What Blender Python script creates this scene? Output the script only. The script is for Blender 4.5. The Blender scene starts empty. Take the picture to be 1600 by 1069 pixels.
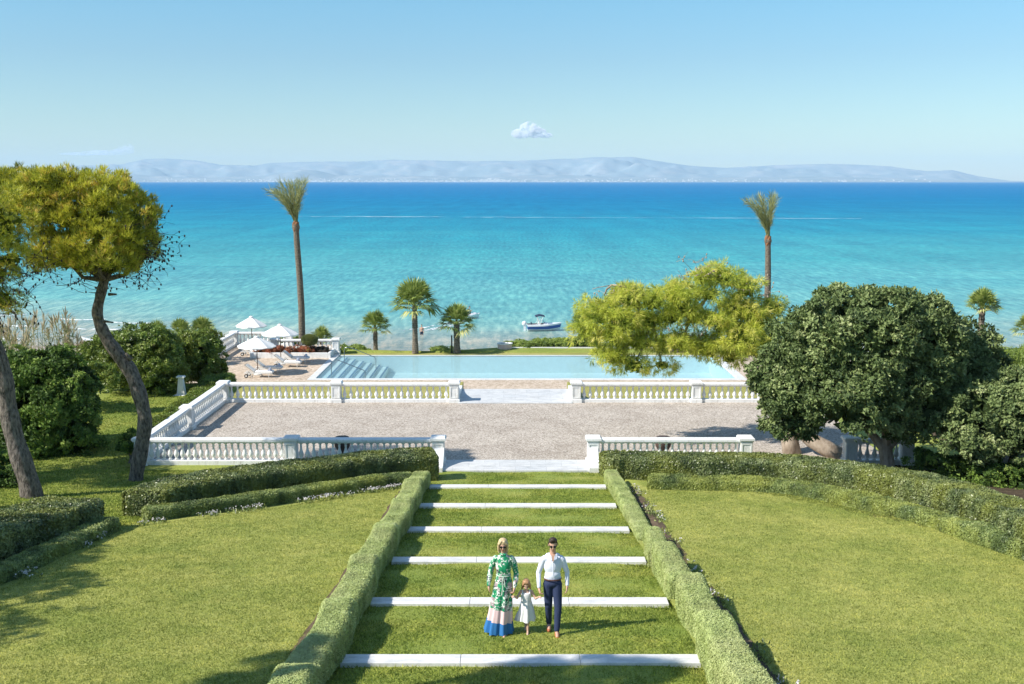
import bpy, math, random
import numpy as np
from mathutils import Vector, Matrix
R = math.radians
random.seed(7)
rng = np.random.default_rng(7)
scene = bpy.context.scene
COL = scene.collection

# ---------------- camera, sky, sun, exposure ----------------
PITCH = R(8.67)
CAMZ = 17.0
cd = bpy.data.cameras.new('camera')
cam = bpy.data.objects.new('camera', cd); COL.objects.link(cam)
cam.location = (0, 0, CAMZ); cam.rotation_euler = (R(90) - PITCH, 0, 0)
cd.sensor_width = 36; cd.lens = 37.125; cd.shift_x = -0.003125
cd.clip_start = 0.1; cd.clip_end = 200000
scene.camera = cam
SUN_DIR = Vector((1.04, 0.43, -1.0)).normalized()
el = math.asin(-SUN_DIR.z); az = math.atan2(-SUN_DIR.x, -SUN_DIR.y)
w = bpy.data.worlds.new('World'); scene.world = w; w.use_nodes = True
nt = w.node_tree
sky = nt.nodes.new('ShaderNodeTexSky'); sky.sky_type = 'NISHITA'; sky.sun_disc = False
sky.sun_elevation = el; sky.sun_rotation = az % (2 * math.pi)
sky.altitude = 0; sky.air_density = 1.0; sky.dust_density = 0.15; sky.ozone_density = 1.6
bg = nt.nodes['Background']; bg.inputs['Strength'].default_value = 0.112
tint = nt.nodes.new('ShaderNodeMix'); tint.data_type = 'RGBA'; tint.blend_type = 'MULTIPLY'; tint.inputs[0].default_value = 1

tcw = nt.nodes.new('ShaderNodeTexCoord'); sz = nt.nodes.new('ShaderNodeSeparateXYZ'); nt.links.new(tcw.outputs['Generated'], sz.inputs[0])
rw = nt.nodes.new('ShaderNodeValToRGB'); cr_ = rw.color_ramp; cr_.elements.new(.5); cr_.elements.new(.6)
for e_, (p_, c_) in zip(cr_.elements, ((0.0, (.62, .70, .70)), (.11, (.55, .71, .76)), (.18, (.52, .83, .885)), (.45, (.92, 1.02, 1.02)))): e_.position = p_; e_.color = c_ + (1,)  # sky tint by elevation; upper sky lifted as added fill light
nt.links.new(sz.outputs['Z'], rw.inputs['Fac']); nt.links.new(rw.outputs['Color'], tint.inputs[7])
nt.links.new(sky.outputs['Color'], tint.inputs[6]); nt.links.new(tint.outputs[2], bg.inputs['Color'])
sl = bpy.data.lights.new('sun', 'SUN'); sl.energy = 4.6; sl.angle = R(0.5); sl.color = (1.0, 0.945, 0.86)
so = bpy.data.objects.new('sun', sl); COL.objects.link(so)
so.rotation_euler = SUN_DIR.to_track_quat('-Z', 'Y').to_euler()
scene.view_settings.view_transform = 'Standard'; scene.view_settings.look = 'None'
scene.view_settings.exposure = 0.60; scene.view_settings.gamma = 1
scene.cycles.max_bounces = 8; scene.cycles.transparent_max_bounces = 12
scene.cycles.volume_bounces = 4; scene.cycles.sample_clamp_indirect = 6

# ---------------- helpers ----------------
F = 1650.0
def ray(px, py):
    u = (px - 805) / F; v = (py - 534.5) / F
    return u, math.cos(PITCH) - v * math.sin(PITCH), math.sin(PITCH) + v * math.cos(PITCH)
def G(px, py, z):                 # point on the level z seen at that pixel of the photograph
    u, f, d = ray(px, py); t = (CAMZ - z) / d
    return (u * t, f * t, z)
def AT(px, py, Y):                # point at distance Y
    u, f, d = ray(px, py); t = Y / f
    return (u * t, Y, CAMZ - d * t)

def tag(o, label=None, cat=None, group=None, kind=None):
    if label: o['label'] = label
    if cat: o['category'] = cat
    if group: o['group'] = group
    if kind: o['kind'] = kind
    return o
def empty(name, loc, rz=0, label=None, cat=None, group=None):
    o = bpy.data.objects.new(name, None); COL.objects.link(o)
    o.location = loc; o.rotation_euler = (0, 0, rz); o.empty_display_size = 0.2
    return tag(o, label, cat, group)
def copy_tree(o, parent=None):
    c = o.copy(); COL.objects.link(c)
    if parent: c.parent = parent
    for ch in list(o.children): copy_tree(ch, c)
    return c

def _h(ix, iy, iz, s):
    n = (ix * 374761393 + iy * 668265263 + iz * 2147483647 + s * 1274126177) & 0xFFFFFFFF
    n = ((n ^ (n >> 13)) * 1274126177) & 0xFFFFFFFF
    return ((n ^ (n >> 16)) & 0xFFFF) / 65535.0
def vnoise(P, scale=1.0, seed=0):
    P = np.asarray(P, float) * scale
    i = np.floor(P).astype(np.int64); f = P - i; f = f * f * (3 - 2 * f)
    x, y, z = i[:, 0], i[:, 1], i[:, 2]; r = 0
    for dx in (0, 1):
        for dy in (0, 1):
            for dz in (0, 1):
                wgt = (f[:, 0] if dx else 1 - f[:, 0]) * (f[:, 1] if dy else 1 - f[:, 1]) * (f[:, 2] if dz else 1 - f[:, 2])
                r = r + wgt * _h(x + dx, y + dy, z + dz, seed)
    return r * 2 - 1
def unit(a): return a / np.maximum(np.linalg.norm(a, axis=-1, keepdims=True), 1e-9)
def rsph(n): return unit(rng.normal(size=(n, 3)))

class NM:
    """collects shapes and links them as ONE mesh object"""
    def __init__(s): s.v = []; s.f = []; s.n = 0
    def add(s, V, Fc, r=None):
        V = np.asarray(V, float).reshape(-1, 3); Fc = np.asarray(Fc, dtype=np.int64)
        if r is None: r = rng.random(len(Fc))
        s.v.append(V); s.f.append((Fc + s.n, np.broadcast_to(np.asarray(r, float), (len(Fc),)))); s.n += len(V)
        return s
    def poly(s, V, faces, r=None):
        by = {}
        for fa in faces: by.setdefault(len(fa), []).append(fa)
        V = np.asarray(V, float).reshape(-1, 3); s.v.append(V)
        for k, fs in by.items():
            a = np.array(fs, dtype=np.int64) + s.n
            s.f.append((a, rng.random(len(a)) if r is None else np.full(len(a), r)))
        s.n += len(V); return s
    def box(s, x0, x1, y0, y1, z0, z1, M=None):
        V = [(x0, y0, z0), (x1, y0, z0), (x1, y1, z0), (x0, y1, z0), (x0, y0, z1), (x1, y0, z1), (x1, y1, z1), (x0, y1, z1)]
        if M is not None: V = [M @ Vector(q) for q in V]
        return s.add(np.array([tuple(q) for q in V]), [(0, 3, 2, 1), (4, 5, 6, 7), (0, 1, 5, 4), (1, 2, 6, 5), (2, 3, 7, 6), (3, 0, 4, 7)])
    def bbox(s, x0, x1, y0, y1, z0, z1, b=0.01):
        # box with bevelled upper edge
        V = [(x0, y0, z0), (x1, y0, z0), (x1, y1, z0), (x0, y1, z0), (x0, y0, z1 - b), (x1, y0, z1 - b), (x1, y1, z1 - b), (x0, y1, z1 - b),
             (x0 + b, y0 + b, z1), (x1 - b, y0 + b, z1), (x1 - b, y1 - b, z1), (x0 + b, y1 - b, z1)]
        return s.add(V, [(0, 3, 2, 1), (8, 9, 10, 11), (0, 1, 5, 4), (1, 2, 6, 5), (2, 3, 7, 6), (3, 0, 4, 7), (4, 5, 9, 8), (5, 6, 10, 9), (6, 7, 11, 10), (7, 4, 8, 11)])
    def tube(s, pts, rad, n=8, caps=True, flat=1.0):
        P = [Vector(p) for p in pts]; m = len(P)
        if not hasattr(rad, '__len__'): rad = [rad] * m
        V = []; up = None
        for i in range(m):
            t = (P[min(i + 1, m - 1)] - P[max(i - 1, 0)]).normalized()
            if up is None: up = t.orthogonal().normalized()
            up = (up - t * up.dot(t)).normalized(); sd = t.cross(up)
            for k in range(n):
                a = 2 * math.pi * k / n
                V.append(tuple(P[i] + up * math.cos(a) * rad[i] + sd * math.sin(a) * rad[i] * flat))
        fs = []
        for i in range(m - 1):
            for k in range(n):
                fs.append((i * n + k, i * n + (k + 1) % n, (i + 1) * n + (k + 1) % n, (i + 1) * n + k))
        if caps:
            fs.append(tuple(range(n - 1, -1, -1))); fs.append(tuple((m - 1) * n + k for k in range(n)))
        return s.poly(V, fs)
    def lathe(s, prof, c=(0, 0, 0), n=16, sx=1, sy=1):
        V = []; fs = []; m = len(prof)
        for r, z in prof:
            for k in range(n):
                a = 2 * math.pi * k / n
                V.append((c[0] + r * sx * math.cos(a), c[1] + r * sy * math.sin(a), c[2] + z))
        for i in range(m - 1):
            for k in range(n):
                fs.append((i * n + k, i * n + (k + 1) % n, (i + 1) * n + (k + 1) % n, (i + 1) * n + k))
        fs.append(tuple(range(n - 1, -1, -1))); fs.append(tuple((m - 1) * n + k for k in range(n)))
        return s.poly(V, fs)
    def ell(s, c, r, n=14, m=9, lump=0, seed=0, M=None):
        if not hasattr(r, '__len__'): r = (r, r, r)
        V = [(0, 0, -1)]
        for i in range(1, m):
            b = -math.pi / 2 + math.pi * i / m
            for k in range(n):
                a = 2 * math.pi * k / n; V.append((math.cos(b) * math.cos(a), math.cos(b) * math.sin(a), math.sin(b)))
        V.append((0, 0, 1)); V = np.array(V)
        if lump: V = V * (1 + lump * vnoise(V + 10, 2.2, seed))[:, None]
        V = V * np.array(r)
        if M is not None: V = V @ np.array(M.to_3x3()).T
        V = V + np.array(c)
        fs = [(0, 1 + (k + 1) % n, 1 + k) for k in range(n)]
        for i in range(m - 2):
            for k in range(n):
                fs.append((1 + i * n + k, 1 + i * n + (k + 1) % n, 1 + (i + 1) * n + (k + 1) % n, 1 + (i + 1) * n + k))
        top = 1 + (m - 1) * n; b0 = 1 + (m - 2) * n
        fs += [(b0 + k, b0 + (k + 1) % n, top) for k in range(n)]
        return s.poly(V, fs)
    def cards(s, P, N, L, W, k=1, jit=.6, r=None, out=.25):
        """leaves lying along a surface with outward normal N"""
        P = np.repeat(P, k, axis=0); N = np.repeat(N, k, axis=0); n = len(P)
        nf = unit(N + rng.normal(size=(n, 3)) * jit); d = unit(np.cross(nf, rsph(n)) + N * out); sd = unit(np.cross(nf, d))
        Ls = (L * (.65 + .7 * rng.random(n)))[:, None]; Ws = (W * (.75 + .5 * rng.random(n)))[:, None]
        P = P + rsph(n) * L * .4
        V = np.stack([P - d * Ls * .5, P + sd * Ws * .5, P + d * Ls * .5, P - sd * Ws * .5], axis=1).reshape(-1, 3)
        rr = rng.random(n) if r is None else np.clip(np.repeat(r, k) + rng.normal(size=n) * .12, 0, 1)
        return s.add(V, np.arange(n * 4).reshape(n, 4), rr)
    def leaves(s, P, N, L, W, k=1, spread=0.8, lj=0.35, upb=0.0, r=None, fold=0.0):
        """k thin leaves per point, pointing along N with a spread"""
        P = np.repeat(P, k, axis=0); N = np.repeat(N, k, axis=0); n = len(P)
        d = unit(N + rng.normal(size=(n, 3)) * spread + np.array([0, 0, upb]))
        sd = unit(np.cross(d, rsph(n))); Ls = (L * (1 + lj * (rng.random(n) * 2 - 1)))[:, None]; Ws = W * (0.75 + 0.5 * rng.random(n))[:, None]
        nn = np.cross(d, sd)
        V = np.stack([P, P + d * Ls * .5 + sd * Ws * .5 + nn * fold * Ws, P + d * Ls, P + d * Ls * .5 - sd * Ws * .5 + nn * fold * Ws], axis=1).reshape(-1, 3)
        Fc = np.arange(n * 4).reshape(n, 4)
        rr = rng.random(n) if r is None else np.clip(np.repeat(r, k) + rng.normal(size=n) * .12, 0, 1)
        return s.add(V, Fc, rr)
    def build(s, name, mat=None, parent=None, smooth=False, loc=None):
        me = bpy.data.meshes.new(name)
        V = np.concatenate(s.v); off = np.zeros(3)
        if loc is not None: off = np.array(loc, float); V = V - off
        me.vertices.add(len(V)); me.vertices.foreach_set('co', V.astype(np.float32).ravel())
        li = np.concatenate([a.ravel() for a, _ in s.f]); tot = np.concatenate([np.full(len(a), a.shape[1]) for a, _ in s.f])
        st = np.concatenate([[0], np.cumsum(tot)[:-1]])
        me.loops.add(len(li)); me.loops.foreach_set('vertex_index', li.astype(np.int32))
        me.polygons.add(len(tot)); me.polygons.foreach_set('loop_start', st.astype(np.int32)); me.polygons.foreach_set('loop_total', tot.astype(np.int32))
        me.polygons.foreach_set('use_smooth', np.full(len(tot), bool(smooth)))
        me.update(calc_edges=True); me.validate()
        rr = np.concatenate([r for _, r in s.f])
        if len(rr) == len(me.polygons):
            at = me.attributes.new('rnd', 'FLOAT', 'FACE'); at.data.foreach_set('value', rr.astype(np.float32))
        if mat: me.materials.append(mat)
        o = bpy.data.objects.new(name, me); COL.objects.link(o)
        if parent: o.parent = parent
        if loc is not None: o.location = loc
        return o

# ---------------- materials ----------------
def S(c):   # 0-255 sRGB to linear
    return tuple(((x / 255) / 12.92 if x / 255 <= .04045 else ((x / 255 + .055) / 1.055) ** 2.4) for x in c) + (1,)
class MT:
    def __init__(s, name):
        s.m = bpy.data.materials.new(name); s.m.use_nodes = True; s.t = s.m.node_tree
        s.b = s.t.nodes['Principled BSDF']; s.o = s.t.nodes['Material Output']
    def n(s, ty, **kw):
        nd = s.t.nodes.new(ty)
        for k, v in kw.items(): setattr(nd, k, v)
        return nd
    def l(s, a, b): s.t.links.new(a, b)
    def pos(s): return s.n('ShaderNodeNewGeometry').outputs['Position']
    def obj(s): return s.n('ShaderNodeTexCoord').outputs['Object']
    def noise(s, sc, det=3, rough=.55, vec=None, stretch=None):
        nd = s.n('ShaderNodeTexNoise'); nd.inputs['Scale'].default_value = sc; nd.inputs['Detail'].default_value = det; nd.inputs['Roughness'].default_value = rough
        vec = vec or s.pos()
        if stretch:
            mp = s.n('ShaderNodeMapping'); mp.inputs['Scale'].default_value = stretch; s.l(vec, mp.inputs['Vector']); vec = mp.outputs['Vector']
        s.l(vec, nd.inputs['Vector']); return nd.outputs['Fac']
    def vor(s, sc, out='Color', vec=None, feat='F1', rnd=1):
        nd = s.n('ShaderNodeTexVoronoi'); nd.feature = feat; nd.inputs['Scale'].default_value = sc; nd.inputs['Randomness'].default_value = rnd
        s.l(vec or s.pos(), nd.inputs['Vector']); return nd.outputs[out]
    def ramp(s, fac, stops, interp='LINEAR'):
        nd = s.n('ShaderNodeValToRGB'); cr = nd.color_ramp; cr.interpolation = interp
        while len(cr.elements) < len(stops): cr.elements.new(0.5)
        for e, (p, c) in zip(cr.elements, stops):
            e.position = p; e.color = c if len(c) == 4 else tuple(c) + (1,)
        s.l(fac, nd.inputs['Fac']); return nd.outputs['Color']
    def mix(s, fac, a, b, mode='MIX'):
        nd = s.n('ShaderNodeMix'); nd.data_type = 'RGBA'; nd.blend_type = mode
        for i, x in ((0, fac), (6, a), (7, b)):
            if hasattr(x, 'is_linked') or isinstance(x, bpy.types.NodeSocket): s.l(x, nd.inputs[i])
            else: nd.inputs[i].default_value = x
        return nd.outputs[2]
    def math(s, op, a, b=0, c=0):
        nd = s.n('ShaderNodeMath', operation=op)
        for i, x in enumerate((a, b, c)):
            if isinstance(x, bpy.types.NodeSocket): s.l(x, nd.inputs[i])
            else: nd.inputs[i].default_value = x
        return nd.outputs[0]
    def bump(s, h, st=.5, dist=.02):
        nd = s.n('ShaderNodeBump'); nd.inputs['Strength'].default_value = st; nd.inputs['Distance'].default_value = dist
        s.l(h, nd.inputs['Height']); s.l(nd.outputs[0], s.b.inputs['Normal']); return nd
    def col(s, c):
        if isinstance(c, bpy.types.NodeSocket): s.l(c, s.b.inputs['Base Color'])
        else: s.b.inputs['Base Color'].default_value = c
    def set(s, rough=.6, spec=.5, metal=0):
        s.b.inputs['Roughness'].default_value = rough; s.b.inputs['Specular IOR Level'].default_value = spec; s.b.inputs['Metallic'].default_value = metal
        return s

def mat_plain(name, c, rough=.6, spec=.4, metal=0, var=.12, sc=6, bump=0):
    m = MT(name); m.set(rough, spec, metal)
    f = m.noise(sc, 4, vec=m.obj())
    d = tuple(x * (1 - var) for x in c[:3]) + (1,); e = tuple(min(1, x * (1 + var)) for x in c[:3]) + (1,)
    m.col(m.ramp(f, [(.3, d), (.7, e)]))
    if bump: m.bump(m.noise(sc * 6, 4, vec=m.obj()), .5, bump)
    return m.m
def mat_leaf(name, stops, trans=.3, rough=.45, patch=None, psc=.8, spec=.35):
    m = MT(name); m.set(rough, spec)
    at = m.n('ShaderNodeAttribute', attribute_name='rnd')
    c = m.ramp(at.outputs['Fac'], stops)
    if patch:
        pf = m.ramp(m.noise(psc, 3), [(.42, (0, 0, 0, 1)), (.62, (1, 1, 1, 1))])
        c = m.mix(pf, c, m.mix(.6, c, patch))
    m.col(c)
    tr = m.n('ShaderNodeBsdfTranslucent'); m.l(c, tr.inputs['Color'])
    mx = m.n('ShaderNodeMixShader'); mx.inputs[0].default_value = trans
    m.l(m.b.outputs[0], mx.inputs[1]); m.l(tr.outputs[0], mx.inputs[2]); m.l(mx.outputs[0], m.o.inputs['Surface'])
    return m.m
def mat_bark(name, c1, c2, sc=7, bump=.03, stretch=(1, 1, .35)):
    m = MT(name); m.set(.9, .15)
    f = m.noise(sc, 5, .65, vec=m.obj(), stretch=stretch)
    m.col(m.ramp(f, [(.32, c1), (.62, c2)]))
    m.bump(f, 1.0, bump); return m.m
M = {}
def rgb(r, g, b): return (r, g, b, 1)
# ---------------- materials of the setting ----------------
def mk_grass(name, lo, mid, hi, leaf=False):
    m = MT(name); m.set(.75, .15)
    big = m.noise(.5, 6, .72); fine = m.noise(9 if leaf else 38, 3, .7)
    c = m.ramp(big, [(.36, lo), (.5, mid), (.64, hi)])
    c2 = m.mix(m.ramp(fine, [(.35, (0, 0, 0, 1)), (.7, (1, 1, 1, 1))]), m.mix(1, c, rgb(.62, .62, .6), 'MULTIPLY'), m.mix(1, c, rgb(1.35, 1.3, 1.2), 'MULTIPLY'))
    if leaf:
        at = m.n('ShaderNodeAttribute', attribute_name='rnd')
        c2 = m.mix(1, c, m.ramp(at.outputs['Fac'], [(0, rgb(.55, .6, .5)), (.6, rgb(1, 1, 1)), (1, rgb(1.7, 1.55, 1.5))]), 'MULTIPLY')
    m.col(c2)
    if not leaf: m.bump(m.noise(45, 3, .7), .9, .03)
    if leaf:
        tr = m.n('ShaderNodeBsdfTranslucent'); m.l(c2, tr.inputs['Color'])
        mx = m.n('ShaderNodeMixShader'); mx.inputs[0].default_value = .5
        m.l(m.b.outputs[0], mx.inputs[1]); m.l(tr.outputs[0], mx.inputs[2]); m.l(mx.outputs[0], m.o.inputs['Surface'])
    return m.m
GL = (rgb(.31, .36, .09), rgb(.39, .42, .115), rgb(.46, .47, .14))      # lawns
GS = (rgb(.225, .30, .06), rgb(.31, .37, .08), rgb(.40, .42, .105))
GB = (rgb(.30, .30, .09), rgb(.36, .35, .11), rgb(.42, .39, .15))       # steps
M['lawn'] = mk_grass('lawn', *GL); M['lawnblade'] = mk_grass('lawn_blade', *GL, leaf=True)
M['path'] = mk_grass('step_grass', *GS); M['dry'] = mk_grass('dry_grass', *GB); M['pathblade'] = mk_grass('step_grass_blade', *GS, leaf=True)

m = MT('terrain'); m.set(.9, .1)
f = m.noise(.25, 5, .65); g = m.noise(3, 4, .6)
grass = m.mix(1, m.ramp(f, [(.3, rgb(.20, .26, .055)), (.5, rgb(.28, .325, .075)), (.7, rgb(.37, .38, .10))]), m.ramp(m.noise(22, 3, .7), [(.35, rgb(.6, .6, .6)), (.65, rgb(1.2, 1.2, 1.15))]), 'MULTIPLY')
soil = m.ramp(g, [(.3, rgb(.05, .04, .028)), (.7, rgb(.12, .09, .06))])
sand = m.ramp(m.noise(.6, 6, .7), [(.3, rgb(.25, .21, .17)), (.55, rgb(.38, .33, .28)), (.7, rgb(.46, .41, .35))])
sx = m.n('ShaderNodeSeparateXYZ'); m.l(m.pos(), sx.inputs[0])
low = m.n('ShaderNodeMapRange'); low.inputs['From Min'].default_value = 2.2; low.inputs['From Max'].default_value = 4.2
m.l(sx.outputs['Z'], low.inputs['Value'])
c = m.mix(low.outputs[0], sand, m.mix(m.ramp(f, [(.60, (0, 0, 0, 1)), (.66, (1, 1, 1, 1))]), grass, m.mix(.35, grass, soil)))
soil_shade_x = m.n('ShaderNodeMapRange'); soil_shade_x.inputs['From Min'].default_value = 10.2; soil_shade_x.inputs['From Max'].default_value = 11.2  # dark soil on the right, with tree shade put into its tone
m.l(m.math('ADD', sx.outputs['X'], m.math('MULTIPLY', m.noise(.5, 3), 1.5)), soil_shade_x.inputs['Value'])
c = m.mix(m.math('MULTIPLY', soil_shade_x.outputs[0], low.outputs[0]), c, soil)
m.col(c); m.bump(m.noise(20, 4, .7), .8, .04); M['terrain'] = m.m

m = MT('gravel'); m.set(.9, .15)
vc = m.vor(26); sepc = m.n('ShaderNodeSeparateColor'); m.l(vc, sepc.inputs[0])
c = m.ramp(sepc.outputs[0], [(0, rgb(.19, .165, .14)), (.3, rgb(.38, .335, .285)), (.7, rgb(.50, .445, .385)), (1, rgb(.68, .62, .56))])
c = m.mix(1, c, m.ramp(m.noise(.7, 6, .7), [(.3, rgb(.80, .77, .74)), (.55, rgb(1, .985, .965)), (.7, rgb(1.08, 1.07, 1.05))]), 'MULTIPLY')
m.col(c); m.bump(m.vor(26, 'Distance'), .6, .02); M['gravel'] = m.m

m = MT('deck'); m.set(.85, .2)
vc = m.vor(9); sepc = m.n('ShaderNodeSeparateColor'); m.l(vc, sepc.inputs[0])
c = m.ramp(sepc.outputs[0], [(0, rgb(.38, .30, .22)), (.5, rgb(.52, .42, .32)), (1, rgb(.64, .54, .44))])
m.col(m.mix(1, c, m.ramp(m.noise(.7, 4, .6), [(.3, rgb(.88, .87, .86)), (.7, rgb(1.05, 1.05, 1.05))]), 'MULTIPLY')); m.bump(m.noise(30, 3, .6), .5, .015); M['deck'] = m.m

def mk_stone(name, base, bw=1.2, bh=.6, dark=.75):
    m = MT(name); m.set(.55, .35)
    br = m.n('ShaderNodeTexBrick'); br.inputs['Scale'].default_value = 1; br.inputs['Brick Width'].default_value = bw; br.inputs['Row Height'].default_value = bh
    br.inputs['Mortar Size'].default_value = .006; br.inputs['Color1'].default_value = (1, 1, 1, 1); br.inputs['Color2'].default_value = rgb(.9, .92, .94); br.inputs['Mortar'].default_value = rgb(.62, .63, .64)
    m.l(m.pos(), br.inputs['Vector'])
    v = m.noise(1.7, 6, .7, stretch=(1, 2.5, 1)); s2 = m.noise(14, 4, .7)
    c = m.mix(1, base, br.outputs['Color'], 'MULTIPLY')
    c = m.mix(1, c, m.ramp(v, [(.35, rgb(dark, dark * 1.01, dark * 1.02)), (.55, rgb(1, 1, 1))]), 'MULTIPLY')
    c = m.mix(1, c, m.ramp(s2, [(.35, rgb(.9, .9, .9)), (.6, rgb(1, 1, 1))]), 'MULTIPLY')
    m.col(c); return m.m
M['paving'] = mk_stone('paving', rgb(.66, .655, .64))
M['slab'] = mk_stone('slab', rgb(.76, .745, .72), 50, 50)
M['rubble'] = mat_plain('rubble', rgb(.34, .29, .23), .9, .1, var=.4, sc=9, bump=.02)

# plaster of the balustrades
m = MT('plaster'); m.set(.55, .35)
c = m.ramp(m.noise(2.2, 6, .7), [(.3, rgb(.70, .70, .68)), (.5, rgb(.80, .80, .785)), (.75, rgb(.84, .84, .83))])
m.col(m.mix(m.ramp(m.noise(9, 5, .7, stretch=(1, 1, .25)), [(.52, (0, 0, 0, 1)), (.72, (1, 1, 1, 1))]), c, rgb(.56, .54, .50))); M['plaster'] = m.m

# ---------------- ground heights ----------------
def plane_z(Y): return np.maximum(8.9 - .13 * (np.asarray(Y, float) - 17.1), 6.02)
STEP_Y = [13.4 + 3.7 * i for i in range(0, 7)]          # the second is the first one seen
STEP_Z = [9.378 - .478 * i for i in range(0, 7)]
def shore_y(x): return 100 + np.clip(-20 - x, 0, 80) * .35
def sstep(a, b, x):
    t = np.clip((x - a) / (b - a), 0, 1); return t * t * (3 - 2 * t)
def ground_z(x, Y):
    x = np.asarray(x, float); Y = np.asarray(Y, float)
    z = plane_z(Y) + 0 * x
    z = z - 1.0 * sstep(58, 68, Y)
    edge = np.interp(x, [-30, -22, -20, -19, -6, -2, 3, 8, 18, 22, 30], [62, 66, 74, 75.5, 73.9, 75.4, 78.0, 78.4, 78.4, 62, 56])
    k = sstep(edge, edge + 7, Y); z = z * (1 - k) + 1.1 * k
    sy = shore_y(x); k2 = np.clip((Y - (edge + 7)) / (sy - edge - 7), 0, 3)
    z = z - k * np.minimum(k2 * 1.1, 3.0)
    P = np.stack([x.ravel(), Y.ravel(), 0 * x.ravel()], 1)
    n = (vnoise(P, .15, 3) * .12 + vnoise(P, .6, 4) * .03).reshape(x.shape)
    flat = ((x > -14) & (x < 14) & (Y < 40))
    z = z + np.where(flat, 0, n)
    z = np.where((x > -14.7) & (x < 18.2) & (Y > 39.2) & (Y < 57.5), 5.3, z)
    z = np.where((x > -21.2) & (x < 18.2) & (Y > 57.4) & (Y < 73.9), 3.0, z)
    z = np.where((x > -21.2) & (x < -12) & (Y > 57.4) & (Y < 77.6), 3.0, z)
    z = np.where((x > -3.9) & (x < 3.9) & (Y < 39.6), z - 1.0, z)
    return z
def zg(x, Y): return float(ground_z(np.array([x]), np.array([Y]))[0])
xs = np.concatenate([np.arange(-160, -40, 6), np.arange(-40, 40.01, .5), np.arange(42, 160, 6)])
ys = np.concatenate([np.arange(-30, 10, 4), np.arange(10, 84, .5), np.arange(84, 130, 2), [140, 160]])
X, Y = np.meshgrid(xs, ys); Z = ground_z(X, Y)
nx, ny = len(xs), len(ys); idx = np.arange(nx * ny).reshape(ny, nx)
q = np.stack([idx[:-1, :-1], idx[:-1, 1:], idx[1:, 1:], idx[1:, :-1]], -1).reshape(-1, 4)
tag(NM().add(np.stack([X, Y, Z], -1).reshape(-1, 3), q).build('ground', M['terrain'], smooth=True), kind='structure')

# lawns laid over it
def lawn_sheet(name, inside, lift=.05):
    xs = np.arange(-16, 16.01, .4); ys = np.arange(8, 39.01, .4)
    X, Y = np.meshgrid(xs, ys); Z = plane_z(Y) + lift
    P = np.stack([X.ravel(), Y.ravel(), 0 * X.ravel()], 1); Z = Z + (vnoise(P, .35, 8) * .05).reshape(X.shape)
    nx, ny = len(xs), len(ys); idx = np.arange(nx * ny).reshape(ny, nx)
    q = np.stack([idx[:-1, :-1], idx[:-1, 1:], idx[1:, 1:], idx[1:, :-1]], -1).reshape(-1, 4)
    cx = ((xs[:-1] + xs[1:]) / 2)[None, :] + 0 * ys[:-1, None]; cy = ((ys[:-1] + ys[1:]) / 2)[:, None] + 0 * xs[None, :-1]
    keep = inside(cx.ravel(), cy.ravel())
    tag(NM().add(np.stack([X, Y, Z], -1).reshape(-1, 3), q[keep]).build(name, M['lawn'], smooth=True), kind='structure')
lawn_sheet('lawn', lambda x, y: (x < -3.2) & (x > np.interp(y, [12, 21, 27.5, 28.6, 29.5, 30.9, 32.6, 34.5, 37, 40], [-11.6, -11.6, -11.4, -10.9, -9.8, -8.3, -6.7, -4.9, -3.5, 0])))
lawn_sheet('lawn', lambda x, y: (x > 3.2) & (y < np.interp(x, [3.2, 4.5, 6.5, 8.5, 10, 11.5, 12.5, 13.5], [37, 35.3, 34.9, 33.3, 31.0, 28, 25.0, 20])))

# the grass stair
prof = []
for i in range(-2, 7):
    y = 13.4 + 3.7 * i; z = 9.378 - .478 * i
    prof.append((y, z - .06))
    for k in range(0, 9):
        t = k / 8; prof.append((y + .19 + t * (3.7 - .38), z - .06 - t * (.478 + .0)))
prof = [p for p in prof if 5.5 < p[0] < 39.1] + [(39.1, 6.03)]
def path_z(Y): return np.interp(Y, [p[0] for p in prof], [p[1] for p in prof])
xs = np.arange(-3.7, 3.71, .2); ys = np.array(sorted(set([round(p[0], 3) for p in prof])))
X, Yg = np.meshgrid(xs, ys); Z = path_z(Yg)
P = np.stack([X.ravel(), Yg.ravel(), 0 * X.ravel()], 1); Z = Z + (vnoise(P, .9, 12) * .025).reshape(X.shape)
# worn hollows in front of the slab ends on the right
for sy in STEP_Y:
    Z -= .16 * np.exp(-((X - 3.15) / .35) ** 2 - ((Yg - (sy - .35)) / .35) ** 2)
    Z -= .10 * np.exp(-((X + 3.2) / .35) ** 2 - ((Yg - (sy - .35)) / .35) ** 2)
idx = np.arange(len(xs) * len(ys)).reshape(len(ys), len(xs))
q = np.stack([idx[:-1, :-1], idx[:-1, 1:], idx[1:, 1:], idx[1:, :-1]], -1).reshape(-1, 4)
tag(NM().add(np.stack([X, Yg, Z], -1).reshape(-1, 3), q).build('grass_path', M['path'], smooth=True), kind='structure')
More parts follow.
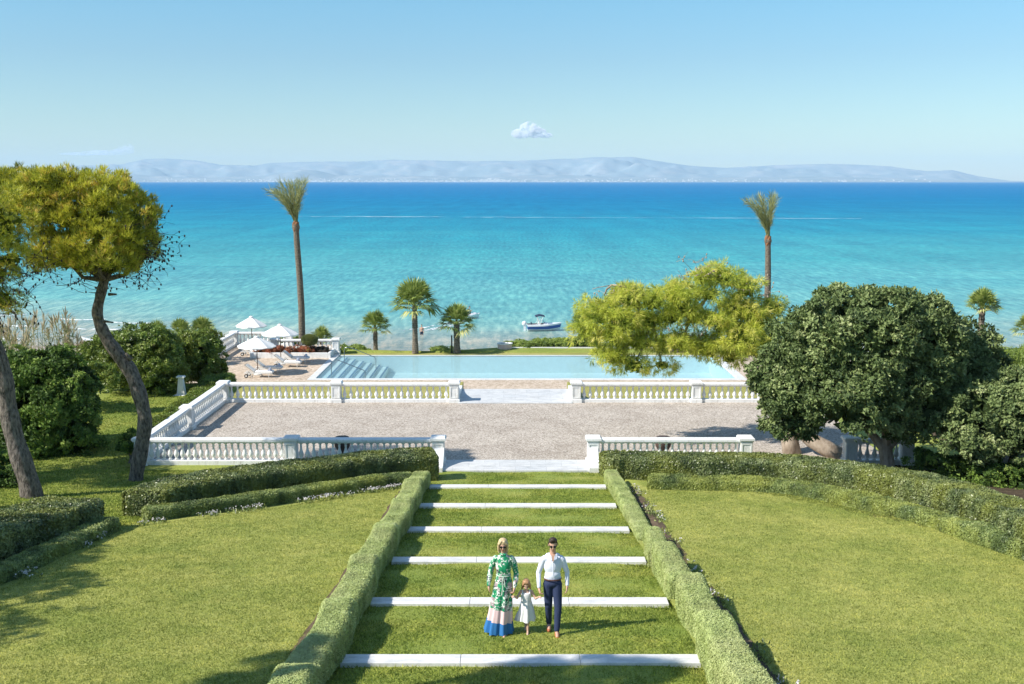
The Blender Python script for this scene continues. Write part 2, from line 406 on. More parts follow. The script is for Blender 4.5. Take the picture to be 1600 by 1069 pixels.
# stone slabs, one per step
ordn = {1: 'lowest in the photo, partly in shade', 2: 'just behind the walking family', 3: 'level with the adults\' chests', 4: 'just above the adults\' heads', 5: 'third from the terrace', 6: 'nearest the terrace but one', }
lab = ['', 'long white stone step crossing the bottom of the photo, largest of all steps', 'white stone step right behind the legs of the family', 'white stone step behind the torsos of the couple',
       'white stone step just above the heads of the couple', 'narrower white stone step, second down from the terrace', 'shortest white stone step, closest to the terrace paving']
for i in range(0, 7):
    y, z = STEP_Y[i], STEP_Z[i]
    if i == 0: continue
    st = empty('stone_step', (0, y, z - .12), label=lab[i], cat='step', group='stone steps across the grass slope')
    for a in range(3):
        x0 = -2.98 + a * 2.047
        NM().bbox(x0 + .003, x0 + 2.044, -.17, .17, 0.03, .12, .008).build('slab', M['slab'], st)
    NM().box(-2.95, 2.95, -.12, .12, -.3, .03).build('footing', M['rubble'], st)

# ---------------- terrace ----------------
def slab(name, x0, x1, y0, y1, z, mat, depth=.7):
    return tag(NM().bbox(x0, x1, y0, y1, z - depth, z, .01).build(name, mat), kind='structure')
slab('terrace_gravel', -14.75, 14.9, 40.55, 52.3, 6.05, M['gravel'], .6)
NM  # paving at the head of the stair and at its foot towards the pool
slab('paving', -3.25, 3.25, 39.05, 40.6, 6.10, M['paving'], .5)
slab('paving', -2.85, 2.85, 51.45, 55.0, 6.10, M['paving'], 1.2)
for k in range(6): slab('paving', -2.85, 2.85, 55.0 + .33 * k, 55.33 + .33 * k, 6.10 - .16 * (k + 1), M['paving'], 1.0)
slab('terrace_edge', -14.75, -3.25, 39.35, 40.55, 6.03, M['terrain'], .5)
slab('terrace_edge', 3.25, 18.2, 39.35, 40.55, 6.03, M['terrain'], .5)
slab('grass_bank', -14.75, -2.86, 52.3, 57.4, 6.02, M['dry'], 1.6)
slab('grass_bank', 2.86, 18.2, 52.3, 57.4, 6.02, M['dry'], 1.6)
slab('grass_bank', 14.9, 18.2, 40.55, 52.3, 6.02, M['path'], 1.6)
# ---------------- pool ----------------
PZ = 5.0
PX0, PX1, PY0, PY1 = -12.25, 13.6, 63.75, 72.6
for args in ((-21.1, 18.2, 57.4, 63.3), (-21.1, -12.7, 63.3, 77.4), (14.15, 18.2, 63.3, 72.65)):
    slab('pool_deck', *args, PZ, M['deck'], 1.6)
M['coping'] = mk_stone('coping', rgb(.74, .73, .70), .6, .6, .85)
slab('pool_coping', -12.7, 14.15, 63.3, PY0, PZ + .03, M['coping'], 1.6)
slab('pool_coping', -12.7, PX0, PY0, PY1 + .3, PZ + .03, M['coping'], 1.6)
slab('pool_coping', PX1, 14.15, PY0, PY1 + .3, PZ + .03, M['coping'], 1.6)
slab('pool_coping', PX0, PX1, PY1, PY1 + .3, PZ - .035, M['coping'], 1.6)
M['pooltile'] = mat_plain('pool_tile', rgb(.68, .78, .79), .4, .4, var=.04, sc=3)
M['pooledge'] = mat_plain('pool_step_edge', rgb(.005, .10, .24), .4, .4, var=.05, sc=3)
slab('pool_floor', PX0, PX1, PY0, PY1, PZ - 1.25, M['pooltile'], .3)
tag(NM().box(PX0 - .002, PX0 + .05, PY0, PY1, 3.7, PZ - .12).box(PX1 - .05, PX1, PY0, PY1, 3.7, PZ - .12).box(PX0, PX1, PY0, PY0 + .05, 3.7, PZ - .12).box(PX0, PX1, PY1 - .05, PY1, 3.7, PZ - .12).build('pool_wall', M['pooltile']), kind='structure')
ps = empty('pool_stair', (PX0, PY0, PZ), label='submerged white steps with dark blue edges at the left end of the pool', cat='pool steps')
for k in range(6):
    x0 = .06 + k * .56
    NM().box(x0, x0 + .56, .06, 8.75, -1.2, -.16 - .13 * k).build('tread', M['pooltile'], ps)
    NM().box(x0 + .44, x0 + .565, .06, 8.75, -.16 - .13 * k, -.135 - .13 * k).build('step_edge', M['pooledge'], ps)
# water of the pool
m = MT('pool_water'); m.set(.04, .5); m.col(rgb(.72, .93, .96))
m.b.inputs['Transmission Weight'].default_value = 1; m.b.inputs['IOR'].default_value = 1.33
m.bump(m.noise(2.2, 3, .5), .25, .03)
tp = m.n('ShaderNodeBsdfTransparent'); tp.inputs[0].default_value = rgb(.77, .89, .905)
mx = m.n('ShaderNodeMixShader'); gl = m.n('ShaderNodeBsdfGlossy'); gl.inputs['Roughness'].default_value = .05
bp = m.n('ShaderNodeBump'); bp.inputs['Strength'].default_value = .25; bp.inputs['Distance'].default_value = .03; m.l(m.noise(3, 3, .5), bp.inputs['Height']); m.l(bp.outputs[0], gl.inputs['Normal'])
fr = m.n('ShaderNodeFresnel'); fr.inputs['IOR'].default_value = 1.33; m.l(bp.outputs[0], fr.inputs['Normal'])
df = m.n('ShaderNodeBsdfDiffuse'); df.inputs['Color'].default_value = rgb(.54, .74, .76)
mx0 = m.n('ShaderNodeMixShader'); mx0.inputs[0].default_value = .16; m.l(tp.outputs[0], mx0.inputs[1]); m.l(df.outputs[0], mx0.inputs[2])
m.l(m.math('MULTIPLY', fr.outputs[0], .35), mx.inputs[0]); m.l(mx0.outputs[0], mx.inputs[1]); m.l(gl.outputs[0], mx.inputs[2]); m.l(mx.outputs[0], m.o.inputs['Surface'])
M['poolwater'] = m.m
tag(NM().add([(PX0, PY0, PZ - .03), (PX1, PY0, PZ - .03), (PX1, PY1, PZ - .03), (PX0, PY1, PZ - .03)], [(0, 1, 2, 3)]).build('pool_water', M['poolwater']), kind='structure')
# lawn beyond the pool
tag(NM().poly([(a, b, c) for c in (3.6, 4.95) for a, b in ((-12.6, 72.93), (18.4, 72.93), (18.4, 75.7), (1.5, 75.7), (-.6, 75.6), (-3.0, 74.9), (-6.5, 73.9), (-12.6, 73.8))],
    [(8, 9, 10, 11, 12, 13, 14, 15)] + [(i, (i + 1) % 8, (i + 1) % 8 + 8, i + 8) for i in range(8)]).build('grass_strip', M['dry']), kind='structure')
slab('garden_kerb', -.3, 18.4, 75.7, 75.9, 5.06, M['coping'], .6)

# ---------------- sea ----------------
m = MT('sea'); m.set(.12, .5)
sx = m.n('ShaderNodeSeparateXYZ'); m.l(m.pos(), sx.inputs[0])
wob = m.noise(.012, 4, .6, stretch=(.5, 1, 1)); wob2 = m.noise(.05, 4, .6, stretch=(.35, 1, 1))
# distance off the beach, wandering a little
off = m.math('MULTIPLY', m.math('MAXIMUM', m.math('SUBTRACT', m.math('MULTIPLY', sx.outputs['X'], -1), 20), 0), .30)
yy = m.math('SUBTRACT', sx.outputs['Y'], off)
lg = m.math('LOGARITHM', yy, 10)
lg = m.math('ADD', lg, m.math('MULTIPLY', m.math('SUBTRACT', wob, .5), .16))
lg = m.math('ADD', lg, m.math('MULTIPLY', m.math('SUBTRACT', wob2, .5), .10))
fac = m.n('ShaderNodeMapRange'); fac.inputs['From Min'].default_value = 2.0; fac.inputs['From Max'].default_value = 3.6; m.l(lg, fac.inputs['Value'])
def lp(d): return (math.log10(d) - 2) / 1.6
SEA = [(lp(102), S((165, 160, 142))), (lp(113), S((148, 166, 156))), (lp(126), S((126, 175, 168))), (lp(142), S((98, 170, 168))), (lp(180), S((78, 162, 166))),
       (lp(243), S((54, 152, 160))), (lp(369), S((22, 138, 160))), (lp(650), S((0, 120, 158))), (lp(1400), S((0, 112, 160))), (lp(3900), S((0, 108, 160)))]
c = m.ramp(fac.outputs[0], SEA)
rip = m.noise(3.2, 6, .72, stretch=(.4, 1, 1)); rip2 = m.noise(.22, 5, .6, stretch=(.22, 1, 1)); rip3 = m.noise(.03, 5, .6, stretch=(.18, 1, 1))
c = m.mix(1, c, m.ramp(rip, [(.32, rgb(.52, .70, .78)), (.5, rgb(1, 1, 1)), (.66, rgb(1.42, 1.24, 1.18))]), 'MULTIPLY')  # light and dark wavelet facets put into the colour
c = m.mix(1, c, m.ramp(rip2, [(.32, rgb(.86, .91, .94)), (.64, rgb(1.08, 1.04, 1.03))]), 'MULTIPLY')
c = m.mix(1, c, m.ramp(rip3, [(.38, rgb(.82, .9, .94)), (.6, rgb(1.04, 1.03, 1.02))]), 'MULTIPLY')
glint4 = m.noise(1, 3, .6, stretch=(.10, .011, 1)); glint5 = m.noise(1, 3, .6, stretch=(1.2, .2, 1))  # wave-facet glitter painted into the colour as stretched noise
c = m.mix(1, c, m.ramp(glint4, [(.3, rgb(.80, .86, .9)), (.5, rgb(1, 1, 1)), (.7, rgb(1.3, 1.16, 1.1))]), 'MULTIPLY')
c = m.mix(1, c, m.ramp(glint5, [(.32, rgb(.62, .76, .82)), (.5, rgb(1, 1, 1)), (.66, rgb(1.6, 1.3, 1.2))]), 'MULTIPLY')
m.col(c)
m.b.inputs['Specular IOR Level'].default_value = .14
m.b.inputs['IOR'].default_value = 1.33
h = m.math('ADD', m.math('MULTIPLY', rip, .35), m.math('MULTIPLY', rip2, 1.0))
m.bump(h, .8, .8)
# far off, the facets average out: a rougher surface
rg = m.n('ShaderNodeMapRange'); rg.inputs['From Min'].default_value = 2.0; rg.inputs['From Max'].default_value = 3.0; rg.inputs['To Min'].default_value = .15; rg.inputs['To Max'].default_value = .55
m.l(lg, rg.inputs['Value']); m.l(rg.outputs[0], m.b.inputs['Roughness'])
M['sea'] = m.m
yb = np.array([84, 130, 250, 600, 2000, 8000, 24000]); xb = np.linspace(-1, 1, 9)
V = [(x * (200 + y * 1.6), y, 0) for y in yb for x in xb]; idx = np.arange(len(V)).reshape(len(yb), 9)
q = np.stack([idx[:-1, :-1], idx[:-1, 1:], idx[1:, 1:], idx[1:, :-1]], -1).reshape(-1, 4)
tag(NM().add(V, q).build('sea', M['sea']), kind='structure')

# foam: broken white strips on the water
m = MT('foam'); m.set(.6, .3); m.col(rgb(.85, .88, .88))
fo = m.ramp(m.noise(2.2, 5, .7, stretch=(.5, 1, 1)), [(.42, (0, 0, 0, 1)), (.56, (1, 1, 1, 1))])
tp = m.n('ShaderNodeBsdfTransparent'); mx = m.n('ShaderNodeMixShader'); m.l(fo, mx.inputs[0]); m.l(tp.outputs[0], mx.inputs[1]); m.l(m.b.outputs[0], mx.inputs[2]); m.l(mx.outputs[0], m.o.inputs['Surface'])
M['foam'] = m.m
m = MT('wake'); m.set(.6, .3); m.col(rgb(.72, .82, .86))
fo = m.ramp(m.noise(.08, 5, .7, stretch=(.3, 2, 1)), [(.40, (.02, .02, .02, 1)), (.62, (.8, .8, .8, 1))])
tp = m.n('ShaderNodeBsdfTransparent'); mx = m.n('ShaderNodeMixShader'); m.l(fo, mx.inputs[0]); m.l(tp.outputs[0], mx.inputs[1]); m.l(m.b.outputs[0], mx.inputs[2]); m.l(mx.outputs[0], m.o.inputs['Surface'])
M['wake'] = m.m
def strip(name, pts, wd, mat, z=.03):
    n = 60; a = np.array(pts, float); t = np.linspace(0, 1, n); T = np.linspace(0, 1, len(a))
    x = np.interp(t, T, a[:, 0]); y = np.interp(t, T, a[:, 1]); P = np.stack([x, y, 0 * x], 1)
    y = y + vnoise(P, .35, 5) * wd * .5; ww = wd * (.35 + .65 * np.abs(vnoise(P, .5, 9))) * np.sin(np.pi * np.clip(t, .02, .98)) ** .4
    V = np.concatenate([np.stack([x, y - ww / 2, 0 * x + z], 1), np.stack([x, y, 0 * x + z + .06], 1), np.stack([x, y + ww / 2, 0 * x + z], 1)])
    i = np.arange(n - 1)
    q = np.concatenate([np.stack([i, i + 1, i + 1 + n, i + n], 1), np.stack([i + n, i + n + 1, i + 1 + 2 * n, i + 2 * n], 1)])
    return tag(NM().add(V, q).build(name, mat), kind='stuff')
WV = [((0, 493), (40, 492), 1.0), ((92, 499), (165, 499), 1.6), ((100, 513), (200, 516), 1.6), ((0, 508), (60, 510), 1.4), ((150, 503), (235, 506), .8), ((125, 528), (170, 531), 1.8), ((0, 530), (60, 529), 1.8), ((190, 520), (300, 524), .7)]
for a, b, wd in WV:
    strip('breaking_wave', [G(a[0], a[1], 0)[:2], G((a[0] + b[0]) / 2, (a[1] + b[1]) / 2 + 1, 0)[:2], G(b[0], b[1], 0)[:2]], wd, M['foam'])
a, b, c_ = G(468, 338.5, 0), G(700, 339.3, 0), G(965, 340.5, 0)
strip('boat_wake', [a[:2], b[:2], c_[:2]], 7.5, M['wake'], .1)
a, b = G(965, 340.5, 0), G(1345, 342, 0)
strip('boat_wake', [a[:2], b[:2]], 3.2, M['wake'], .1)
for k in range(1):
    a, b = G(650, 521, 0), G(738, 498, 0)
    for j, (wd, dx) in enumerate(((1.0, 0), (1.6, 1.2), (1.2, -1.6))):
        strip('jet_wake', [(a[0] + dx, a[1] + j), ((a[0] + b[0]) / 2 + dx * .7, (a[1] + b[1]) / 2), (b[0], b[1])], wd * 1.5, M['foam'])

# ---------------- far coast ----------------
RIDGE = [(-400, 268), (-200, 262), (0, 262), (60, 264), (110, 259), (200, 257), (230, 250), (270, 247), (310, 250), (350, 257), (400, 258), (430, 254), (500, 252), (560, 253), (600, 251), (700, 252), (800, 252), (850, 249), (920, 246),
         (985, 244.5), (1015, 250), (1070, 258), (1130, 262), (1200, 258), (1290, 256), (1330, 258), (1380, 260), (1440, 267), (1480, 265), (1520, 275), (1570, 282), (1700, 284), (2000, 284)]
FRONT = [(-400, 272), (0, 270), (100, 266), (180, 268), (240, 274), (330, 277), (420, 274), (450, 270), (475, 264), (500, 266), (530, 273), (640, 274), (760, 276), (860, 272), (960, 276), (1100, 277), (1250, 275), (1400, 278), (1560, 283), (2000, 284)]
def mountains(name, prof, D, depth, mat, seed, base=282.3):
    px = np.arange(-350, 1900, 4.0); hy = np.interp(px, [p[0] for p in prof], [p[1] for p in prof]); rows = 26
    x = (px - 805) / F * D; H = np.maximum((283.2 - hy) / F * D + 2, 0)
    V = []
    for j in range(rows + 6):
        t = j / (rows - 1)
        P = np.stack([x, np.full_like(x, t * depth), 0 * x], 1)
        n = vnoise(P, 1 / 900, seed) + .55 * vnoise(P, 1 / 380, seed + 1) + .3 * vnoise(P, 1 / 150, seed + 2)
        if t <= 1: k = t ** 1.1 + .30 * np.sin(np.pi * t) * n
        else: k = 1 - (t - 1) * 3
        z = H * np.clip(k, -.1, 1.0) + H * .03 * n * (t > .2) + 3 * (t > 0)
        V.append(np.stack([x * (1 + (t - 1) * depth / D), np.full_like(x, D - depth + t * depth), z - 4 * (t == 0)], 1))
    V = np.array(V); nr, nc = V.shape[:2]; idx = np.arange(nr * nc).reshape(nr, nc)
    q = np.stack([idx[:-1, :-1], idx[:-1, 1:], idx[1:, 1:], idx[1:, :-1]], -1).reshape(-1, 4)
    return tag(NM().add(V.reshape(-1, 3), q).build(name, mat, smooth=True), kind='structure')
m = MT('mountain'); m.set(.95, .05)
m.col(m.ramp(m.noise(.0022, 6, .65), [(.36, rgb(.20, .26, .275)), (.5, rgb(.235, .285, .295)), (.64, rgb(.33, .35, .345))])); M['mountain'] = m.m  # pale bluish rock, part of the distance haze put into the colour
mountains('mountains', RIDGE, 20000, 2600, M['mountain'], 21)
mountains('foothills', FRONT, 16000, 1200, M['mountain'], 31)
# town along that coast
nb = NM(); M['town'] = mat_plain('town_wall', rgb(.8, .78, .74), .8, .1, var=.1, sc=.01)
for k in range(900):
    px = random.choice([random.gauss(470, 60), random.gauss(640, 60), random.gauss(860, 120), random.uniform(150, 1450), random.gauss(770, 14)])
    h0 = max(0, random.expovariate(1 / 14.0)) if random.random() < .7 else random.uniform(0, 60)
    yd = 14780 + h0 * 9; x = (px - 805) / F * yd; ww = random.uniform(6, 26); hh = random.uniform(6, 16)
    nb.box(x - ww / 2, x + ww / 2, yd, yd + 10, h0 * .7, h0 * .7 + hh)
tag(nb.build('far_town', M['town'], loc=(0, 14780, 0)), kind='stuff')

# ---------------- haze ----------------
def haze(density):
    m = bpy.data.materials.new('haze_air'); m.use_nodes = True; t = m.node_tree; t.nodes.clear()
    o = t.nodes.new('ShaderNodeOutputMaterial'); v = t.nodes.new('ShaderNodeVolumePrincipled')
    v.inputs['Color'].default_value = (.62, .80, .92, 1); v.inputs['Density'].default_value = density; v.inputs['Anisotropy'].default_value = .0
    t.links.new(v.outputs[0], o.inputs['Volume'])
    b = NM().box(-30000, 30000, -600, 23500, -5, 530).build('haze', m); tag(b, kind='stuff')
HAZE = 4.6e-5
haze(HAZE)

# ---------------- clouds ----------------
def cloud(px, py, D, blobs, dens, lab):
    x = (px - 805) / F * D; z = CAMZ + (283 - py) / F * D
    o = NM()
    for bx, bz, br, bh in blobs: o.ell((bx, 0, bz), (br, br * .8, bh), 20, 12, .18, int(bx) + 3)
    m = bpy.data.materials.new('cloud_vapour'); m.use_nodes = True; t = m.node_tree; t.nodes.clear()
    out = t.nodes.new('ShaderNodeOutputMaterial'); v = t.nodes.new('ShaderNodeVolumePrincipled'); v.inputs['Color'].default_value = (1, 1, 1, 1); v.inputs['Anisotropy'].default_value = .2
    tc = t.nodes.new('ShaderNodeTexCoord'); n = t.nodes.new('ShaderNodeTexNoise'); n.inputs['Scale'].default_value = .011; n.inputs['Detail'].default_value = 4
    t.links.new(tc.outputs['Object'], n.inputs['Vector'])
    mr = t.nodes.new('ShaderNodeMapRange'); mr.inputs['From Min'].default_value = .42; mr.inputs['From Max'].default_value = .62; mr.inputs['To Max'].default_value = dens
    t.links.new(n.outputs['Fac'], mr.inputs['Value']); t.links.new(mr.outputs[0], v.inputs['Density']); t.links.new(v.outputs[0], out.inputs['Volume'])
    c = o.build('cloud', m, loc=None, smooth=True); c.location = (x, D, z)
    tag(c, lab, 'cloud')
cloud(828, 208, 18000, [(-150, -30, 170, 80), (0, 30, 170, 130), (90, -20, 180, 90), (-60, 70, 110, 80), (250, -60, 140, 45)], .06, 'small white puffy cloud alone in the sky above the middle mountains')
cloud(190, 238, 22000, [(240, 40, 170, 110), (80, -10, 260, 70), (-250, -30, 420, 50), (-700, -50, 420, 35)], .006, 'faint low wispy cloud above the left end of the mountains')
# ======================= plants =======================
M['pine'] = mat_leaf('pine_needles', [(0, rgb(.07, .09, .014)), (.3, rgb(.22, .25, .025)), (.6, rgb(.46, .47, .045)), (.92, rgb(.72, .68, .09)), (1, rgb(.64, .45, .10))], .35, .5)
M['pine2'] = mat_leaf('young_pine_needles', [(0, rgb(.14, .20, .03)), (.35, rgb(.40, .47, .06)), (.8, rgb(.70, .72, .12)), (1, rgb(.76, .70, .2))], .42, .5)
M['carob'] = mat_leaf('carob_leaves', [(0, rgb(.05, .08, .025)), (.45, rgb(.145, .20, .065)), (.8, rgb(.27, .33, .12)), (1, rgb(.42, .46, .22))], .15, .6, spec=.3)
M['bush'] = mat_leaf('shrub_leaves', [(0, rgb(.06, .10, .02)), (.5, rgb(.16, .24, .04)), (.85, rgb(.27, .36, .07)), (1, rgb(.38, .44, .12))], .28, .4, patch=rgb(.18, .20, .025))
M['bushdark'] = mat_leaf('dark_shrub_leaves', [(0, rgb(.03, .06, .014)), (.5, rgb(.11, .19, .035)), (.85, rgb(.24, .35, .06)), (1, rgb(.38, .47, .12))], .3, .6, spec=.3)
M['light'] = mat_leaf('light_leaves', [(0, rgb(.12, .18, .04)), (.5, rgb(.27, .36, .07)), (1, rgb(.42, .50, .13))], .35, .5)
M['hedge'] = mat_leaf('tall_hedge_leaves', [(0, rgb(.04, .06, .022)), (.45, rgb(.13, .17, .06)), (.8, rgb(.26, .30, .12)), (1, rgb(.42, .45, .22))], .15, .4, patch=rgb(.26, .28, .05), spec=.45)
M['boxhedge'] = mat_leaf('box_hedge_leaves', [(0, rgb(.22, .27, .09)), (.4, rgb(.44, .51, .18)), (.8, rgb(.58, .64, .27)), (1, rgb(.70, .73, .38))], .2, .5, patch=rgb(.48, .50, .22))
M['lowhedge'] = mat_leaf('low_hedge_leaves', [(0, rgb(.06, .09, .03)), (.45, rgb(.19, .25, .08)), (.8, rgb(.35, .41, .14)), (1, rgb(.52, .55, .26))], .2, .45, patch=rgb(.42, .44, .09))
M['palm'] = mat_leaf('palm_leaves', [(0, rgb(.07, .11, .025)), (.4, rgb(.21, .28, .06)), (.8, rgb(.42, .47, .13)), (1, rgb(.6, .56, .25))], .25, .4)
M['datepalm'] = mat_leaf('date_palm_leaves', [(0, rgb(.12, .14, .05)), (.4, rgb(.28, .31, .11)), (.8, rgb(.46, .47, .2)), (1, rgb(.6, .5, .3))], .25, .5)
M['reed'] = mat_leaf('reed_blades', [(0, rgb(.10, .14, .04)), (.4, rgb(.24, .27, .10)), (.8, rgb(.45, .38, .22)), (1, rgb(.62, .50, .36))], .3, .6)
M['twig'] = mat_plain('dry_twigs', rgb(.07, .055, .05), .9, .1, var=.3)
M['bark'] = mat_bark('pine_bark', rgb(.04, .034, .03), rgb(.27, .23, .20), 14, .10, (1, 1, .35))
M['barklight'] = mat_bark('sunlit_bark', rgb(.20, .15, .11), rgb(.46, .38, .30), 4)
M['palmbark'] = mat_bark('palm_bark', rgb(.05, .04, .03), rgb(.27, .225, .17), 9, .06, (1, 1, 1.6))
M['petal'] = mat_leaf('white_petals', [(0, rgb(.6, .5, .56)), (.4, rgb(.8, .76, .78)), (1, rgb(.9, .88, .88))], .2, .6)
M['redleaf'] = mat_leaf('red_foliage', [(0, rgb(.10, .06, .02)), (.3, rgb(.34, .12, .06)), (.7, rgb(.48, .16, .09)), (1, rgb(.3, .3, .06))], .3, .5)
M['soil'] = mat_plain('soil', rgb(.13, .095, .065), .95, .05, var=.35, sc=4, bump=.03)

def Gp(px, py, h):                 # on the sloping lawn plane, h above it
    u, f, d = ray(px, py); t = d / f
    Y = (5.877 - h) / (t - .13)
    if 8.9 - .13 * (Y - 17.1) < 6.02: Y = (CAMZ - 6.02 - h) / t
    return (u / f * Y, Y)
def resample(P, step):
    P = np.array(P, float); 
    for _ in range(3):   # corner cutting
        Q = [P[0]]
        for a, b in zip(P[:-1], P[1:]): Q += [a * .75 + b * .25, a * .25 + b * .75]
        P = np.array(Q + [P[-1]])
    d = np.concatenate([[0], np.cumsum(np.linalg.norm(np.diff(P, axis=0), axis=1))])
    n = max(2, int(d[-1] / step) + 1); t = np.linspace(0, d[-1], n)
    return np.stack([np.interp(t, d, P[:, 0]), np.interp(t, d, P[:, 1])], 1), d[-1]
EXP = .24
_th = np.linspace(0, math.pi, 97)
def hedge(name, path, width, hfun, mat, leafL, leafW, dens, label, cat, lump=.05, seed=0, zfun=None, group=None, k=2, base=0.0, smooth_ends=True, lscale=.35):
    zfun = zfun or (lambda x, y: plane_z(y))
    P, Lg = resample(path, .16)
    n = len(P); T = np.gradient(P, axis=0); T = unit(T); Nn = np.stack([T[:, 1], -T[:, 0]], 1)
    s = np.linspace(0, 1, n)
    H = np.array([hfun(v) for v in s]); W = np.full(n, width)
    Hm = H.mean(); rc = min(.13, width * .28, Hm * .35) * (1.0 if width < 1 else 1.3)
    prf = [(-width / 2, v, -1, 0) for v in np.linspace(0, Hm - rc, 12)]
    prf += [(-width / 2 + rc - rc * math.cos(a), Hm - rc + rc * math.sin(a), -math.cos(a), math.sin(a)) for a in np.linspace(0, math.pi / 2, 7)[1:]]
    prf += [(v, Hm, 0, 1) for v in np.linspace(-width / 2 + rc, width / 2 - rc, 10)[1:-1]]
    prf += [(width / 2 - rc + rc * math.cos(a), Hm - rc + rc * math.sin(a), math.cos(a), math.sin(a)) for a in np.linspace(math.pi / 2, 0, 7)]
    prf += [(width / 2, v, 1, 0) for v in np.linspace(Hm - rc, 0, 12)[1:]]
    prf = np.array(prf); ta = np.concatenate([[0], np.cumsum(np.hypot(np.diff(prf[:, 0]), np.diff(prf[:, 1])))]); per = ta[-1]; ta = ta / per; m = len(prf)
    Z0 = zfun(P[:, 0], P[:, 1])
    def surf(si, t_, inset=0.0):
        cui = np.interp(t_, ta, prf[:, 0]) / (width / 2); shi = np.interp(t_, ta, prf[:, 1]) / Hm; nu = np.interp(t_, ta, prf[:, 2]); nh = np.interp(t_, ta, prf[:, 3])
        i = si * (n - 1); i0 = np.clip(i.astype(int), 0, n - 2); f = i - i0
        c = P[i0] * (1 - f)[:, None] + P[i0 + 1] * f[:, None]; nn = Nn[i0]
        h = H[i0] * (1 - f) + H[i0 + 1] * f
        e = np.minimum(si, 1 - si) * Lg; e = np.clip(e / (rc * 1.2), 0, 1); er = (1 - (1 - e) ** 2.5) ** .4 if smooth_ends else np.ones_like(e)
        ww = width / 2 * (.82 + .18 * er)
        x = c + nn * (cui * ww)[:, None]
        z = Z0[i0] * (1 - f) + Z0[i0 + 1] * f + base + shi * h * (.9 + .1 * er)
        Q = np.concatenate([x, z[:, None]], 1)
        nv = unit(np.concatenate([nn * nu[:, None], nh[:, None]], 1) + 1e-6)
        d = vnoise(Q, 1.4, seed) * lump + vnoise(Q, 4.5, seed + 1) * lump * .5
        return Q + nv * (d - inset)[:, None], nv
    o = NM()
    S_, C_ = np.meshgrid(np.linspace(0, 1, n), np.arange(m), indexing='ij')
    V, _ = surf(S_.ravel(), ta[C_.ravel()], .03)
    idx = np.arange(n * m).reshape(n, m)
    q = np.stack([idx[:-1, :-1], idx[1:, :-1], idx[1:, 1:], idx[:-1, 1:]], -1).reshape(-1, 4)
    o.add(V, q, rng.random(len(q)) * .35)  # inner shell in dark leaf tones: shade between leaves put into the colour
    o.poly(np.zeros((0, 3)), []) if False else None
    caps = [idx[0, :].tolist(), idx[-1, ::-1].tolist()]
    o2 = [np.array([c_], dtype=np.int64) for c_ in caps]
    for c_ in o2: o.f.append((c_, np.full(1, .2)))
    N = int(Lg * per * dens)
    Pl, Nl = surf(rng.random(N), rng.random(N), .008)
    rr = np.clip(.5 + .45 * vnoise(Pl, 3.0, seed + 3) + .2 * vnoise(Pl, 11, seed + 4), 0, 1)
    o.cards(Pl, Nl, leafL, leafW * 1.25, k, .32 if mat is M['boxhedge'] else .5, r=rr * .85, out=.12)
    q_ = rng.random(N) < (.12 if mat is M['boxhedge'] else .3); o.leaves(Pl[q_], Nl[q_], leafL * .9, leafW * .9, 1, .8, r=rr[q_])
    # ends
    for e, sgn in ((0, -1), (n - 1, 1)):
        Ne = int(width * H[e] * dens * .9)
        uu = (rng.random(Ne) * 2 - 1) * .5 * width * .80; hh = rng.random(Ne) ** .8 * H[e] * .89
        c = P[e]; x = c[None] + Nn[e][None] * uu[:, None] + T[e][None] * sgn * .02
        Q = np.concatenate([x, (Z0[e] + base + hh)[:, None]], 1)
        o.cards(Q, np.tile(np.array([T[e][0] * sgn, T[e][1] * sgn, .1]), (Ne, 1)), leafL, leafW * 1.25, k, .55)
    c0 = P.mean(0)
    ob = o.build(name, mat, loc=(c0[0], c0[1], float(zfun(c0[0], c0[1]))))
    return tag(ob, label, cat, group)

# ---- tall clipped hedges on the arc, low hedges in front of them
hedge('tall_hedge', [(-2.95, 37.65), (-4.3, 37.3), (-5.4, 36.5), (-6.5, 35.6), (-8.0, 34.5), (-9.45, 33.2), (-10.4, 32.1), (-10.85, 31.0), (-10.85, 29.95)], 1.45, lambda s: 1.02 - .25 * s, M['hedge'], .07, .035, 900,
      'long tall dark clipped hedge curving in front of the left balustrade', 'hedge', seed=3, lump=.035)
hedge('low_hedge', [(-3.55, 35.6), (-4.6, 35.2), (-6.3, 33.4), (-8.0, 31.7), (-9.5, 30.2), (-10.6, 29.2)], .6, lambda s: .46 - .06 * s, M['lowhedge'], .05, .022, 1500,
      'low curved hedge with white flowers along the foot of the left tall hedge', 'hedge', seed=5, lump=.04)
TR = [(937, 700), (972, 698.5), (1020, 701), (1085, 704), (1185, 706), (1260, 710), (1330, 719), (1387, 727), (1450, 736), (1525, 754), (1600, 777), (1680, 812), (1760, 860)]
bk = np.array([Gp(a, b, 1.04 - .06 * i / 12) for i, (a, b) in enumerate(TR)])
T = unit(np.gradient(bk, axis=0)); tr = bk + np.stack([T[:, 1], -T[:, 0]], 1) * .62
hedge('tall_hedge', tr.tolist(), 1.25, lambda s: .88 + .08 * min(1, s * 2.5), M['hedge'], .07, .035, 900,
      'long tall sunlit clipped hedge curving past the big dark tree on the right', 'hedge', seed=8, lump=.04)
LR = [(1012, 767), (1080, 769), (1150, 770), (1234, 775), (1319, 791), (1403, 813), (1487, 841), (1600, 877), (1700, 925)]
fb = np.array([Gp(a, b, 0) for a, b in LR]); T = unit(np.gradient(fb, axis=0)); lr = fb - np.stack([T[:, 1], -T[:, 0]], 1) * .33
hedge('low_hedge', lr.tolist(), .66, lambda s: .46, M['lowhedge'], .05, .024, 1500,
      'low bright green hedge curving along the upper edge of the right lawn', 'hedge', seed=9, lump=.06)
